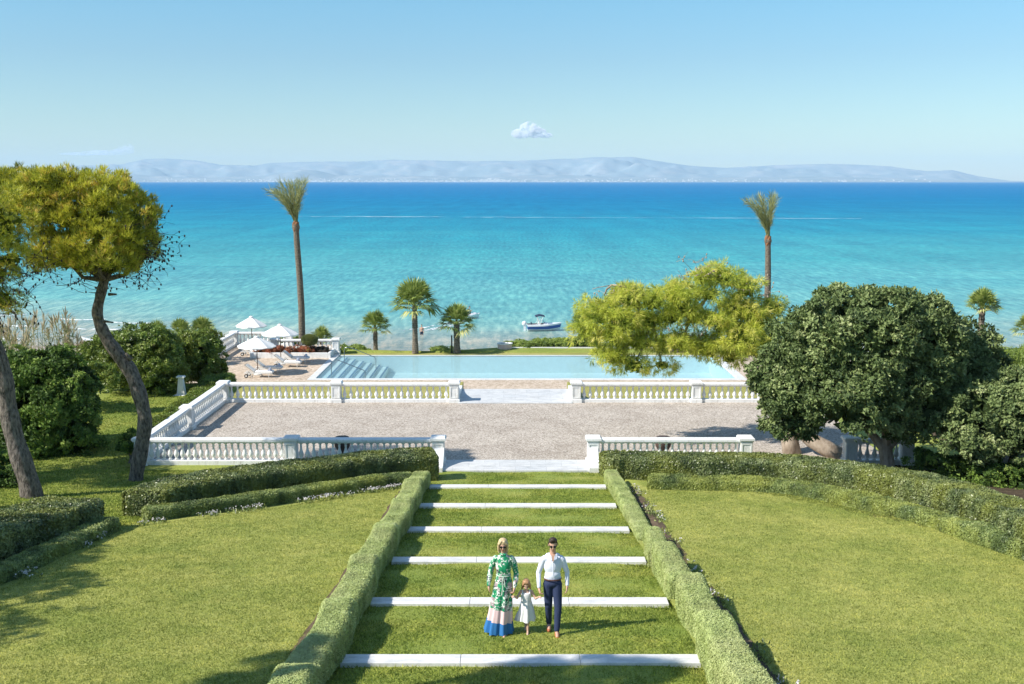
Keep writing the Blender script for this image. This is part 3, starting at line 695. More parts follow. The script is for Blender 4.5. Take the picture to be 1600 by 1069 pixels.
hedge('tall_hedge', [(-12.25, 28.3), (-12.55, 26), (-13.05, 23.5), (-13.35, 20), (-13.3, 14)], 1.9, lambda s: .9 - .04 * math.sin(s * 9), M['hedge'], .07, .035, 700,
      'tall dark clipped hedge at the left edge of the photo, beside the left lawn', 'hedge', seed=11)
hedge('low_hedge', [(-11.15, 27.9), (-11.2, 26), (-11.35, 23.5), (-11.6, 20), (-11.6, 14)], .6, lambda s: .38, M['lowhedge'], .05, .024, 1300,
      'low shaded hedge with white flowers at the left edge of the lawn', 'hedge', seed=13, lump=.05)

# ---- box hedges flanking the grass stair: terraced tops
def hl(s):   # far end to near end, terraces of the left one
    y = 35.9 - s * (35.9 - 11); k = (y - 11.9) / 3.7; f = k - math.floor(k)
    return .42 + .24 * (f if f < .86 else (1 - f) / .14 * .86) + .015 * math.sin(y * 2.1)
def lpath(s0, s1, side):
    out = []
    for y in np.arange(s0, s1, -.8):
        out.append((side * (3.32 + .05 * math.sin(y * 1.7) + .03 * math.sin(y * .6)), y))
    return out + [(side * 3.32, s1)]
hedge('box_hedge', lpath(35.95, 11, -1), .64, hl, M['boxhedge'], .030, .014, 3000,
      'continuous clipped box hedge with wavy top along the left side of the grass stair', 'hedge', seed=15, lump=.018, base=-.02)
LBL = ['farthest and longest box hedge piece on the right of the grass stair', 'tiny rounded box bush in the middle of the right-hand row by the stair',
       'small rounded box bush one nearer than the tiny one in the right-hand row', 'box hedge piece right of the man in the white shirt', 'box hedge piece beside the right end of the step behind the family', 'nearest and largest box hedge piece, right of the lowest step']
def Yof(px, py, h): return Gp(px, py, h)[1]
cuts = [36.6, Yof(990, 818, .55), Yof(1015, 830, .55), Yof(1025, 854, .55), Yof(1045, 902, .55), Yof(1080, 969, .55), 10.8]
for i in range(6):
    y0, y1 = cuts[i] - .06, cuts[i + 1] + .14
    off = [0, .08, -.02, .02, .09, .0][i]; ht = [.48, .50, .60, .72, .70, .78][i]; ln_ = y0 - y1
    n_ = max(2, int((y0 - y1) / .9))
    pth = [(3.42 + off + .05 * math.sin(t * 2 + i), t) for t in np.linspace(y0, y1, n_ + 1)]
    if i == 0: pth = [(3.40 + .06 * min(1, (36.6 - t) / 4) , t) for t in np.linspace(y0, y1, n_ + 1)]
    hedge('box_hedge', pth, [.50, .46, .48, .54, .58, .62][i], lambda s, ht=ht, ln_=ln_: ht - min(.08 * ln_, .30) * s + .02 * math.sin(s * 5.1), M['boxhedge'], .030, .014, 2800, LBL[i], 'hedge', seed=20 + i, lump=.022, group='box hedge pieces right of the stair')

# ---- generic crowns
def crown_points(ells, n, cl_r, seed=0, inner=.78, bottom=-.75, cl_n=None, lumpy=.24):
    """clump centres on the union of ellipsoids, then leaf points on the clumps' outer sides"""
    ar = np.array([r[0] * r[1] + r[1] * r[2] + r[0] * r[2] for c, r in ells]); pr = ar / ar.sum()
    cl_n = cl_n or int(ar.sum() * 1.5 / (cl_r ** 2))
    C = []; 
    while len(C) < cl_n:
        k = rng.choice(len(ells), p=pr); d = rsph(1)[0]
        if d[2] < bottom: continue
        c, r = np.array(ells[k][0]), np.array(ells[k][1])
        p = c + d * r * (inner + (1 - inner) * rng.random()) * (1 + lumpy * vnoise((c + d * r)[None], .9, seed + 5)[0] + lumpy * .6 * vnoise((c + d * r)[None], 2.1, seed + 6)[0])
        ok = True
        for j, (c2, r2) in enumerate(ells):
            if j != k and np.sum(((p - np.array(c2)) / np.array(r2)) ** 2) < .55: ok = False; break
        if ok: C.append(np.concatenate([p, unit(d / r)]))
    C = np.array(C); per = max(1, n // len(C))
    Cc = np.repeat(C[:, :3], per, 0); Cn = np.repeat(C[:, 3:], per, 0)
    rr = cl_r * (.6 + .8 * rng.random(len(C))); tone = np.repeat(np.clip(.5 + .24 * rng.normal(size=len(C)), 0, 1), per)
    d = unit(rsph(len(Cc)) + Cn * .7 + np.array([0, 0, .25]))
    P = Cc + d * (np.repeat(rr, per) * (.55 + .45 * rng.random(len(Cc))))[:, None] * np.array([1, 1, .8])
    return P, d, tone, C
def core(o, ells, s=.72, lump=.22):
    # large overlapping leaf sprays inside the crown; dark tones paint the inner shade
    for i, (c, r) in enumerate(ells):
        v = r[0] * r[1] * r[2]; sz = .42 * v ** (1 / 3.0) ; n = 150
        P = rsph(n) * (rng.random((n, 1)) ** (1 / 3.0)) * np.array(r) * s + np.array(c)
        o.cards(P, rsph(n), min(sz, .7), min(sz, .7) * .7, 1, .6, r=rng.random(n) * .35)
def shrub(name, ells, mat, label, cat, n=6000, L=.10, W=.05, clr=.28, k=3, group=None, loc=None, stems=True, upb=.1, cores=.62):
    base = loc or (ells[0][0][0], ells[0][0][1], ells[0][0][2] - ells[0][1][2])
    root = empty(name, base, label=label, cat=cat, group=group)
    bm = np.array(base)
    E = [(tuple(np.array(c) - bm), r) for c, r in ells]
    o = NM(); core(o, E, cores)
    P, d, tone, C = crown_points(E, n, clr); o.cards(P, d, L, W * 1.15, k, .6, r=tone); o.leaves(P[::3], d[::3], L, W, 1, .6, upb=upb, r=tone[::3])
    o.build('crown', mat, root)
    if stems:
        t = NM(); cx = np.mean([e[0] for e in E], axis=0)
        for a in range(4):
            e = E[a % len(E)][0]
            t.tube([(.1 * math.cos(a * 1.7), .1 * math.sin(a * 1.7), -.1), tuple(np.array(e) * .5 + np.array([.1, 0, 0])), tuple(e)], [.06, .04, .02], 6)
        t.build('trunk', M['bark'], root)
    return root
def px_ell(lst, Y, depth=1.0, f=1.0):
    """ellipsoids sized from (px, py, rx, ry) at distance Y (+dy)"""
    out = []
    for it in lst:
        a, b, rx, ry = it[:4]; dy = it[4] if len(it) > 4 else 0
        p = AT(a, b, Y + dy); A = (Y + dy) * .9886 + (CAMZ - p[2]) * .15
        out.append((p, (rx * A / F * f, rx * A / F * depth * f, ry * A / F * f)))
    return out

# ---- carob and neighbours on the right
E = px_ell([(1350, 560, 128, 92), (1280, 548, 78, 72, -.3), (1415, 532, 92, 74), (1238, 612, 62, 56, -.4), (1330, 625, 92, 58, -1), (1455, 575, 78, 84, .5), (1430, 645, 62, 46, -.6), (1360, 500, 110, 48), (1508, 585, 52, 52, 1.5), (1528, 566, 44, 46, 2), (1500, 640, 56, 50, 1.2), (1480, 540, 50, 46, 1), (1205, 590, 30, 36, .2), (1235, 660, 38, 24, -.6)], 38.5, .85)
bx, by, _ = AT(1388, 727, 38.4); bz = zg(bx, by)
root = empty('carob_tree', (bx, by, bz), label='big round dark green tree with dense leathery leaves on the right', cat='tree')
bm = np.array([bx, by, bz]); E2 = [(tuple(np.array(c) - bm), r) for c, r in E]
o = NM(); core(o, E2, .60, .25)
P, d, tone, C = crown_points(E2, 44000, .36, inner=.72, lumpy=.32); o.cards(P, d, .125, .072, 4, .62, r=tone * .92); o.leaves(P[::3], d[::3], .16, .07, 2, .5, r=tone[::3])
o.build('crown', M['carob'], root)
t = NM(); t.tube([(0, 0, -.2), (-.05, 0, .5), (-.15, .05, 1.1)], [.33, .26, .25], 10)
for tx, ty, tz in ((-2.2, .4, 3.2), (-.6, -.2, 3.6), (1.6, .2, 3.4), (.6, .8, 3)):
    t.tube([(-.12, .04, .9), (tx * .35, ty * .4, tz * .52), (tx, ty, tz)], [.19, .13, .05], 8)
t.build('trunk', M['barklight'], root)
shrub('evergreen_tree', px_ell([(1548, 650, 62, 52), (1590, 680, 60, 44, -.5), (1510, 690, 40, 30, -.5), (1600, 620, 50, 42, .5), (1640, 660, 60, 60)], 36.8, .9), M['carob'],
      'dark spreading evergreen at the right edge of the photo, beside the big round tree', 'tree', 9500, .125, .06, .32, 4, loc=(AT(1565, 745, 37)[0], 37, zg(AT(1565, 745, 37)[0], 37)))
shrub('tamarisk_tree', px_ell([(1588, 600, 46, 36), (1610, 570, 40, 34), (1560, 640, 30, 26)], 46, .9), M['light'],
      'feathery light green tree at the right edge of the photo', 'tree', 6000, .2, .03, .4, 4, loc=(AT(1600, 700, 46)[0], 46, 5.9), upb=.7)
shrub('evergreen_tree', px_ell([(1700, 640, 70, 60), (1760, 690, 60, 50)], 34, .9), M['carob'], 'dark evergreen crown just past the right edge of the photo', 'tree', 3000, .15, .08, .4, 3, loc=(AT(1720, 760, 34)[0], 34, 6.6))

E = px_ell([(1500, 735, 34, 20), (1560, 745, 44, 24, -1), (1610, 765, 40, 26, -2), (1450, 722, 30, 14, .5)], 37.0, .9)
shrub('shade_shrub', E, M['bushdark'], 'low dark shrub in the deep shade behind the right end of the tall hedge', 'shrub', 5000, .11, .05, .25, 3, loc=(AT(1560, 760, 36)[0], 36, 6.3))
# ---- pines
def needle_crown(name, E, mat, parent, n, L, W, k, clr, spread, upb, coref=.5, seed=0, inner=.7, droop=0):
    o = NM()
    if coref: core(o, E, coref, .3)
    P, d, tone, C = crown_points(E, n, clr, inner=inner, bottom=-.6, lumpy=.34)
    dd = unit(d * .7 + np.array([0, 0, upb]))
    if droop:
        dd = unit(d * .8 + np.array([0, 0, -droop]) * (rng.random((len(d), 1)) > .35))
    o.leaves(P, dd, L, W, k, spread, r=np.clip(tone + .1, 0, 1))
    return o.build(name, mat, parent), C
# left pine with the winding trunk
YP = 36.8
tp = [(212, 765, 0, 13.5), (213, 740, 0, 12.5), (222, 695, 0, 12.5), (228, 655, 0, 12), (218, 615, 0, 12.5), (205, 580, .1, 12.5), (186, 556, .1, 12), (168, 532, .1, 11), (155, 505, .1, 9.5), (151, 487, .1, 9), (158, 458, .1, 8.5), (165, 430, .1, 7.5), (160, 400, .1, 6.5)]
pts = [AT(a, b, YP + c) for a, b, c, _ in tp]; rd = [w_ * .88 * 37.8 / F for *_, w_ in tp]
b0 = np.array((pts[0][0], pts[0][1], zg(pts[0][0], pts[0][1])))
root = empty('pine_tree', tuple(b0), label='tall pine with a winding grey trunk and yellow-green crown against the sea, left', cat='tree', group='pines on the left')
pts = [tuple(np.array(p) - b0) for p in pts]; pts[0] = (pts[0][0], pts[0][1], -.3)
pp = np.array(pts); tt = np.linspace(0, len(pp) - 1, 49); ps_ = np.stack([np.interp(tt, np.arange(len(pp)), pp[:, i]) for i in range(3)], 1)
for _ in range(2): ps_[1:-1] = (ps_[:-2] + 2 * ps_[1:-1] + ps_[2:]) / 4
rs = np.interp(tt, np.arange(len(pp)), rd) * (1 + .06 * np.sin(tt * 5.1)) * 1.0
t = NM(); t.tube(ps_, rs, 12)
E = px_ell([(150, 350, 70, 60), (195, 368, 50, 56, .3), (105, 335, 60, 54), (150, 312, 58, 38), (60, 325, 66, 54, -.2), (205, 345, 38, 42), (100, 402, 52, 34, -.4), (170, 412, 52, 28), (222, 395, 28, 32, .2), (10, 310, 66, 46, .4), (80, 292, 60, 30), (150, 395, 60, 40, -.8)], YP, .9)
E2 = [(tuple(np.array(c) - b0), r) for c, r in E]
fork = ps_[-6]
for c, r in E2:
    e = np.array(c); mid = fork * .45 + e * .55 - np.array([0, 0, .35])
    t.tube([tuple(fork), tuple(fork * .75 + mid * .25), tuple(mid), tuple(e)], [.13, .10, .07, .03], 7)
# stubs of broken limbs
for (a, b), (a2, b2), r0 in (((160, 497), (150, 492), .09), ((163, 502), (177, 504), .05), ((170, 460), (182, 460), .06), ((160, 466), (152, 458), .07), ((156, 458), (139, 457), .02), ((205, 562), (196, 552), .09), ((153, 518), (150, 516), .03)):
    t.tube([tuple(np.array(AT(a, b, YP)) - b0), tuple(np.array(AT(a2, b2, YP - .1)) - b0)], [r0, r0 * .5], 6)
t.build('trunk', M['bark'], root, smooth=True)
_, C = needle_crown('crown', E2, M['pine'], root, 17000, .19, .020, 6, .21, .42, .85, .22, inner=.55)
# dry twigs with cones under and right of the crown
tw = NM()
def twig_fan(start, n, lng, down, spread):
    for _ in range(n):
        p = np.array(start) + rng.normal(size=3) * np.array([.35, .35, .2]); d = unit(np.array([rng.normal() * spread + .35, rng.normal() * .5, -down * rng.random() + .25]))
        seg = [tuple(p)]
        for j in range(4):
            p = p + d * lng * (.15 + .2 * rng.random()); d = unit(d + rng.normal(size=3) * .35); seg.append(tuple(p))
        tw.tube(seg, [.012, .010, .008, .006, .005], 4)
        for q_ in seg[2:]:
            if rng.random() < .5: tw.ell(np.array(q_) - np.array([0, 0, .03]), (.03, .03, .045), 6, 5)
for (a, b), n_, lg_ in (((225, 375), 22, 1.1), ((232, 395), 22, 1.0), ((215, 420), 20, .9), ((190, 430), 14, .8), ((228, 350), 14, .8), ((120, 440), 14, 1.0), ((60, 400), 12, 1.2)):
    twig_fan(np.array(AT(a, b, YP)) - b0, n_, lg_, 1.0, .6)
tw.build('dry_twigs', M['twig'], root)

# second pine, trunk at the left edge
x0, y0 = Gp(50, 778, 0); b0 = np.array([x0, y0, zg(x0, y0)])
root = empty('pine_tree', tuple(b0), label='pine leaning out of the left edge of the photo before the dense dark shrub', cat='tree', group='pines on the left')
tp = [(52, 785, 17), (46, 755, 16), (32, 715, 15), (20, 675, 14), (13, 640, 13), (8, 600, 13), (0, 560, 12), (-18, 520, 11), (-40, 480, 10), (-60, 430, 9)]
pts = np.array([AT(a, b, y0) for a, b, _ in tp]) - b0; pts[0][2] = -.3
tt = np.linspace(0, len(pts) - 1, 37); ps_ = np.stack([np.interp(tt, np.arange(len(pts)), pts[:, i]) for i in range(3)], 1)
for _ in range(2): ps_[1:-1] = (ps_[:-2] + 2 * ps_[1:-1] + ps_[2:]) / 4
t = NM(); t.tube(ps_, np.interp(tt, np.arange(len(pts)), [w_ * 34.8 / F for *_, w_ in tp]) * (1 + .05 * np.sin(tt * 4)), 12)
E = px_ell([(-60, 360, 90, 60), (0, 345, 48, 42), (-20, 430, 45, 28), (5, 470, 32, 20), (-140, 330, 90, 60), (-200, 400, 80, 60), (18, 405, 26, 16)], y0, .9)
E2 = [(tuple(np.array(c) - b0), r) for c, r in E]; fork = ps_[-5]
for c, r in E2:
    e = np.array(c); mid = fork * .45 + e * .55 - np.array([0, 0, .25]); t.tube([tuple(fork), tuple(mid), tuple(e)], [.13, .08, .03], 7)
t.build('trunk', M['bark'], root, smooth=True)
needle_crown('crown', E2, M['pine'], root, 9000, .15, .018, 6, .28, .55, .7, .45, inner=.66)
tw = NM()
for (a, b), n_, lg_ in (((5, 460), 16, 1.0), ((20, 440), 12, 1.1), ((-5, 490), 10, .8), ((40, 420), 14, 1.2)):
    twig_fan(np.array(AT(a, b, y0)) - b0, n_, lg_, 1.0, .5)
tw.build('dry_twigs', M['twig'], root)

# pines outside the frame whose shadows reach into it
def offpine(c, ells, label, k=1.0):
    b0 = np.array([c[0], c[1], zg(c[0], c[1])])
    root = empty('pine_tree', tuple(b0), label=label, cat='tree')
    E2 = [(tuple(np.array(e) - b0), r) for e, r in ells]; t = NM(); top = np.mean([e for e, r in E2], axis=0)
    t.tube([(0, 0, -.3), tuple(top * .3 + np.array([.3, 0, 0])), tuple(top * .7), tuple(top)], [.32, .26, .2, .1], 9)
    t.build('trunk', M['bark'], root); needle_crown('crown', E2, M['pine'], root, int(5000 * k), .2, .03, 5, .3, .55, .6, .6)
offpine((-12.2, 9.0), [((-11.6, 11.2, 21.5), (.55, .5, .5)), ((-12.9, 11.0, 21.3), (.55, .5, .5)), ((-16.2, 11.2, 20.9), (.5, .6, .5))], 'pine behind the left side of the viewer, outside the photo, shading the lowest step')
offpine((-18.5, 18.5), [((-18.0, 18.6, 14.6), (1.9, 2.6, 1.3)), ((-18.6, 21.2, 14.4), (1.7, 1.8, 1.2)), ((-17.4, 15.8, 14.8), (1.5, 1.6, 1.1))], 'pine left of the photo, outside the frame, shading the left lawn', .9)

offpine((-24.5, 35.0), [((-23.6, 35.4, 13.2), (2.3, 2.3, 1.5)), ((-22.2, 37.2, 12.8), (1.6, 1.5, 1.1)), ((-25.6, 33.6, 13.4), (2.0, 1.8, 1.3)), ((-21.3, 33.6, 13.6), (1.4, 1.6, 1.1))], 'pine standing left of the photo, outside the frame, shading the ground by the trunks', 1.3)
# bright pine over the terrace, trunk by the big round tree
YM = 43.0
x0, y0, _ = AT(1240, 706, 41.9); b0 = np.array([x0, y0, 6.0])
root = empty('pine_tree', tuple(b0), label='bright yellow-green pine leaning over the pool and right balustrade', cat='tree')
E = px_ell([(938, 492, 34, 24), (912, 520, 20, 18), (985, 466, 38, 22, .3), (955, 522, 30, 20, -.4), (1020, 472, 30, 22), (1052, 462, 30, 20, .2), (1048, 496, 26, 16), (1095, 437, 20, 14), (1128, 432, 34, 17), (1165, 452, 26, 22),
            (1168, 488, 34, 22), (1195, 505, 24, 20), (1155, 520, 42, 22, -.3), (1175, 545, 30, 16), (955, 556, 28, 16, -.5), (990, 572, 30, 13, -.5), (1035, 571, 20, 9), (1000, 535, 36, 16), (1062, 536, 40, 15), (1108, 548, 30, 13), (1140, 560, 20, 11), (1010, 505, 26, 16), (1210, 480, 16, 14), (1085, 500, 18, 10), (1072, 462, 24, 15, -.3), (1108, 462, 20, 10, -.4), (1070, 482, 20, 12, -.4), (1118, 500, 30, 14, -.5), (1140, 480, 18, 12, -.3), (1160, 530, 44, 24, -.6), (1190, 540, 26, 18), (970, 500, 40, 26, -.4)], YM, 1.2, 1.0)
E2 = [(tuple(np.array(c) - b0), r) for c, r in E]
t = NM()
sp = [np.array(AT(a, b, Yq)) - b0 for a, b, Yq in ((1240, 712, 41.9), (1234, 690, 41.9), (1230, 665, 42), (1222, 620, 42.3), (1200, 570, 42.6), (1170, 530, 43), (1130, 505, 43.2), (1080, 490, 43), (1020, 500, 43), (960, 520, 43))]
sp[0][2] = -.3
t.tube([tuple(p) for p in sp], [.42, .36, .32, .28, .24, .2, .16, .12, .09, .05], 10)
for i, (c, r) in enumerate(E2):
    e = np.array(c); d_ = [np.linalg.norm(e - p) for p in sp]; j = max(4, int(np.argmin(d_))); j = min(j, 8)
    t.tube([tuple(sp[j]), tuple(sp[j] * .5 + e * .5 - np.array([0, 0, .15])), tuple(e)], [.07, .05, .02], 6)
t2 = NM(); t2.tube([tuple(np.array(AT(a, b, Yq)) - b0) for a, b, Yq in ((1310, 712, 41.2), (1290, 700, 41.3), (1268, 688, 41.5), (1250, 672, 41.8), (1238, 645, 42.1))], [.35, .33, .3, .27, .22], 10)
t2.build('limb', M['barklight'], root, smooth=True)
needle_crown('crown', E2, M['pine2'], root, 11500, .24, .02, 8, .24, .5, .1, .38, inner=.5, droop=.8)
tw = t
for (a, b), n_, lg_ in (((1090, 425), 26, .7), ((1178, 455), 22, .7), ((1085, 520), 18, .9), ((1040, 512), 12, .9), ((960, 465), 10, .7)):
    twig_fan(np.array(AT(a, b, YM)) - b0, n_, lg_, .1, .8)
tw.tube([tuple(np.array(AT(a, b, YM)) - b0) for a, b in ((985, 465), (975, 447), (955, 446), (948, 452), (944, 462))], [.05, .06, .05, .04, .02], 6)
tw.tube([tuple(np.array(AT(a, b, YM)) - b0) for a, b in ((955, 446), (935, 449), (925, 452))], [.02, .015, .01], 5)
tw.tube([tuple(np.array(AT(a, b, YM)) - b0) for a, b in ((1195, 490), (1207, 480), (1218, 473))], [.05, .05, .04], 5)
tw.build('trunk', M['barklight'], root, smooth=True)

# ---- shrubs on the left
E = px_ell([(75, 640, 72, 78), (40, 600, 50, 50, .3), (110, 610, 44, 48, .2), (120, 680, 36, 50, -.4), (45, 690, 60, 45, -.6), (80, 575, 36, 30, .2), (-10, 650, 60, 80), (-60, 620, 60, 60)], 42.3, .85)
shrub('laurel_shrub', E, M['bushdark'], 'dense dark green shrub, taller than a person, behind the left trunk', 'shrub', 22000, .16, .07, .36, 3, loc=(AT(75, 720, 42.3)[0], 42.3, 6.0), upb=.2)
E = px_ell([(190, 575, 42, 44), (235, 580, 44, 46, -.2), (260, 570, 30, 44, .2), (165, 560, 30, 34, .5), (225, 540, 58, 28, .6), (270, 590, 16, 28), (290, 545, 40, 26, 3.5), (320, 538, 26, 20, 4.5), (180, 545, 40, 24, .8)], 54.5, .8)
shrub('rounded_shrub', E, M['bush'], 'broad clipped green shrub behind the winding trunk, left of the white pedestal', 'shrub', 15000, .14, .06, .30, 3, loc=(AT(215, 620, 54.5)[0], 54.5, 6.0))
E = px_ell([(318, 568, 32, 32), (305, 580, 20, 22, -.1), (335, 575, 18, 25)], 58.3, .9)
shrub('rounded_shrub', E, M['bush'], 'small round green shrub between the white pedestal and the sun deck', 'shrub', 7000, .12, .055, .25, 3, loc=(AT(318, 602, 58.3)[0], 58.3, 5.9))
E = px_ell([(203, 690, 14, 17), (196, 700, 11, 11)], 40.3, .9)
shrub('rounded_shrub', E, M['bushdark'], 'very small dark bush at the left corner of the front balustrade', 'shrub', 2500, .09, .04, .15, 3, loc=(AT(203, 708, 40.3)[0], 40.3, 6.0))
E = px_ell([(-10, 745, 34, 42), (15, 760, 26, 26, -.3), (-40, 740, 40, 50)], 35.5, .9)
shrub('rounded_shrub', E, M['bushdark'], 'dark shrub in the shade at the left edge, under the leaning pine', 'shrub', 5000, .10, .045, .22, 3, loc=(AT(0, 795, 35.5)[0], 35.5, zg(-16, 35.5)))
E = px_ell([(-30, 840, 40, 30), (-80, 800, 60, 50)], 30, .9)
shrub('rounded_shrub', E, M['bushdark'], 'dark shrub behind the tall hedge at the left edge', 'shrub', 2500, .10, .045, .25, 3, loc=(AT(-60, 860, 30)[0], 30, 7.2))
hedge('ground_cover', [(-15.6, 43.5), (-15.6, 48), (-15.75, 53), (-16.2, 57)], 1.6, lambda s: .35 + .2 * s, M['bush'], .09, .04, 420, 'leafy strip growing along the outside of the left side balustrade', 'hedge', zfun=lambda x, y: 0 * np.asarray(y) + 5.98, lump=.10, seed=40, group=None)
E = px_ell([(45, 578, 50, 26), (0, 570, 40, 36, 1), (150, 594, 22, 26, -1), (120, 590, 30, 26)], 50, .9)
shrub('rounded_shrub', E, M['bush'], 'loose olive green shrubbery between the dense dark shrub and the reeds', 'shrub', 7000, .15, .05, .35, 3, loc=(AT(60, 610, 50)[0], 50, 6.0))

# reeds
def reeds(px, py_top, Y, n, w_, label, zb=5.3, plume=True):
    x0 = AT(px, 500, Y)[0]; base = np.array([x0, Y, zb]); top = AT(px, py_top, Y)[2] - zb
    st = NM(); lf = st; pl = st
    for i in range(n):
        a = rng.normal(size=2) * w_ * .4; h = top * (.72 + .3 * rng.random()); ln = rng.normal(size=2) * .25
        p0 = base + np.array([a[0], a[1], 0]); p1 = base + np.array([a[0] + ln[0], a[1] + ln[1], h])
        st.tube([tuple(p0), tuple((p0 + p1) / 2), tuple(p1)], [.02, .016, .01], 4)
        q_ = np.linspace(.12, .9, 9)[:, None]; Pq = p0 * (1 - q_) + p1 * q_
        lf.leaves(Pq, np.tile([0, 0, .9], (9, 1)), .55, .045, 3, .75)
        if plume: pl.leaves(np.repeat(p1[None], 14, 0) - np.array([0, 0, .5]) * rng.random((14, 1)), np.tile([ln[0], ln[1], 1.3], (14, 1)), .5, .06, 1, .28, r=np.full(14, .9))
    tag(st.build('reed_clump', M['reed'], loc=tuple(base)), label, 'reeds', 'reeds by the beach')
reeds(52, 494, 62, 10, .8, 'reed clump with pale plumes near the left edge')
reeds(92, 489, 60, 14, 1.2, 'tallest reed clump with tan plumes, in front of the breaking waves')
reeds(8, 498, 58, 16, 1.8, 'reed clump cut by the left edge of the photo')
reeds(25, 515, 56, 11, 1.4, 'greener reed clump just behind the dense dark shrub')
reeds(122, 528, 60, 12, .9, 'short sparse reed clump right of the tallest one')

# ---- palms
def fan_leaf(o, base, d, lp, Rf, nseg=15, spread=1.25, droop=.35, r=.5, wl=.055):
    d = unit(np.array(d)); tip = base + d * lp
    side = unit(np.cross(d, np.array([0, 0, 1.0]) + rng.normal(size=3) * .2)); nrm = np.cross(side, d)
    o.tube([tuple(base), tuple(base + d * lp * .5 + nrm * .04), tuple(tip)], [.022, .018, .014], 4)
    V = []; Fc = []
    for j in range(nseg):
        a = (j / (nseg - 1) - .5) * 2 * spread; v = d * math.cos(a) + side * math.sin(a)
        Lj = Rf * (1 - .25 * abs(a) / spread) * (.9 + .2 * rng.random()); v2 = v + nrm * .12 * (j % 2) ; w_ = np.cross(v, nrm) * wl * Rf
        p1 = tip + v2 * Lj * .55; p2 = tip + v * Lj + np.array([0, 0, -droop * Lj * (.5 + rng.random())])
        k = len(V); V += [tip, p1 + w_, p2, p1 - w_]; Fc.append((k, k + 1, k + 2, k + 3))
    o.add(np.array(V), Fc, np.clip(r + rng.normal(size=len(Fc)) * .15, 0, 1))
def fan_palm(px, pyb, pyc, Y, zb, crown_r, nl, tr, label, dead=True, trunk=True, group='fan palms beyond the pool', up=.2, seed=0, lean=0):
    x, _, _ = AT(px, pyb, Y); zc = AT(px, pyc, Y)[2]
    root = empty('fan_palm', (x, Y, zb), label=label, cat='palm', group=group)
    h = zc - zb; top = np.array([lean, 0, h])
    o = NM()
    for i in range(nl):
        g = i / nl; el_ = 1.4 - 1.75 * g ** 1.2; az_ = i * 2.39996
        d = np.array([math.cos(az_) * math.cos(el_), math.sin(az_) * math.cos(el_), math.sin(el_) + up])
        fan_leaf(o, top + d * .05 - np.array([0, 0, .25 * g]), d, crown_r * .42, crown_r * .62, r=.62 - .5 * abs(g - .3) if g < .9 else .9, droop=.08 + .22 * g)
    o.build('crown', M['palm'], root)
    if trunk:
        t = NM(); nn = 26; pr = []
        for i in range(nn * 2):
            s = i / (nn * 2 - 1); r_ = tr * (1.45 - .75 * s if s < .25 else 1.26 - .42 * (s - .0)) * (1 + .07 * (i % 2))
            if s > .55: r_ *= 1.1 + .14 * (i % 2)
            pr.append((r_, s * h))
        V = NM(); V.lathe(pr, (0, 0, 0), 12)
        vv = V.v[0]; vv[:, 0] += lean * (vv[:, 2] / h) ** 2
        V.build('trunk', M['palmbark'], root)
    return root
fan_palm(649, 555, 478, 73.6, 4.8, 2.1, 38, .165, 'tallest fan palm behind the pool, with a pale swollen trunk base')
fan_palm(587, 553, 512, 74.6, 4.6, 1.4, 28, .14, 'small yellowish fan palm left of the tallest one behind the pool')
fan_palm(714, 555, 507, 73.8, 4.8, 1.65, 32, .19, 'fan palm with a shaggy trunk, third from the left behind the pool')
fan_palm(503, 560, 532, 79, 4.0, 1.2, 22, .12, 'low fan palm just behind the sun deck balustrade, right of the tall palm', up=.5)
fan_palm(910, 560, 510, 76.6, 4.8, 1.3, 28, .16, 'fan palm peeping out at the left side of the bright pine')
fan_palm(1527, 600, 482, 52, 4.0, 1.1, 30, .14, 'fan palm standing up behind the dark trees on the right', up=.5, group='fan palms on the right')
fan_palm(1600, 600, 515, 58, 4.0, 1.0, 26, .12, 'fan palm cut by the right edge of the photo', up=.3, group='fan palms on the right')
fan_palm(318, 560, 523, 70, 4.4, 1.35, 22, .15, 'low fan palm at the top right of the left shrubs, beside the sun deck', up=.3, group='low fan palms behind the left shrubs')
fan_palm(283, 560, 524, 68, 4.4, 1.2, 20, .15, 'low fan palm second from the sun deck, above the left shrubs', up=.3, group='low fan palms behind the left shrubs')
fan_palm(248, 560, 525, 66, 4.4, 1.1, 20, .15, 'low fan palm farthest left above the shrubs', up=.3, group='low fan palms behind the left shrubs')

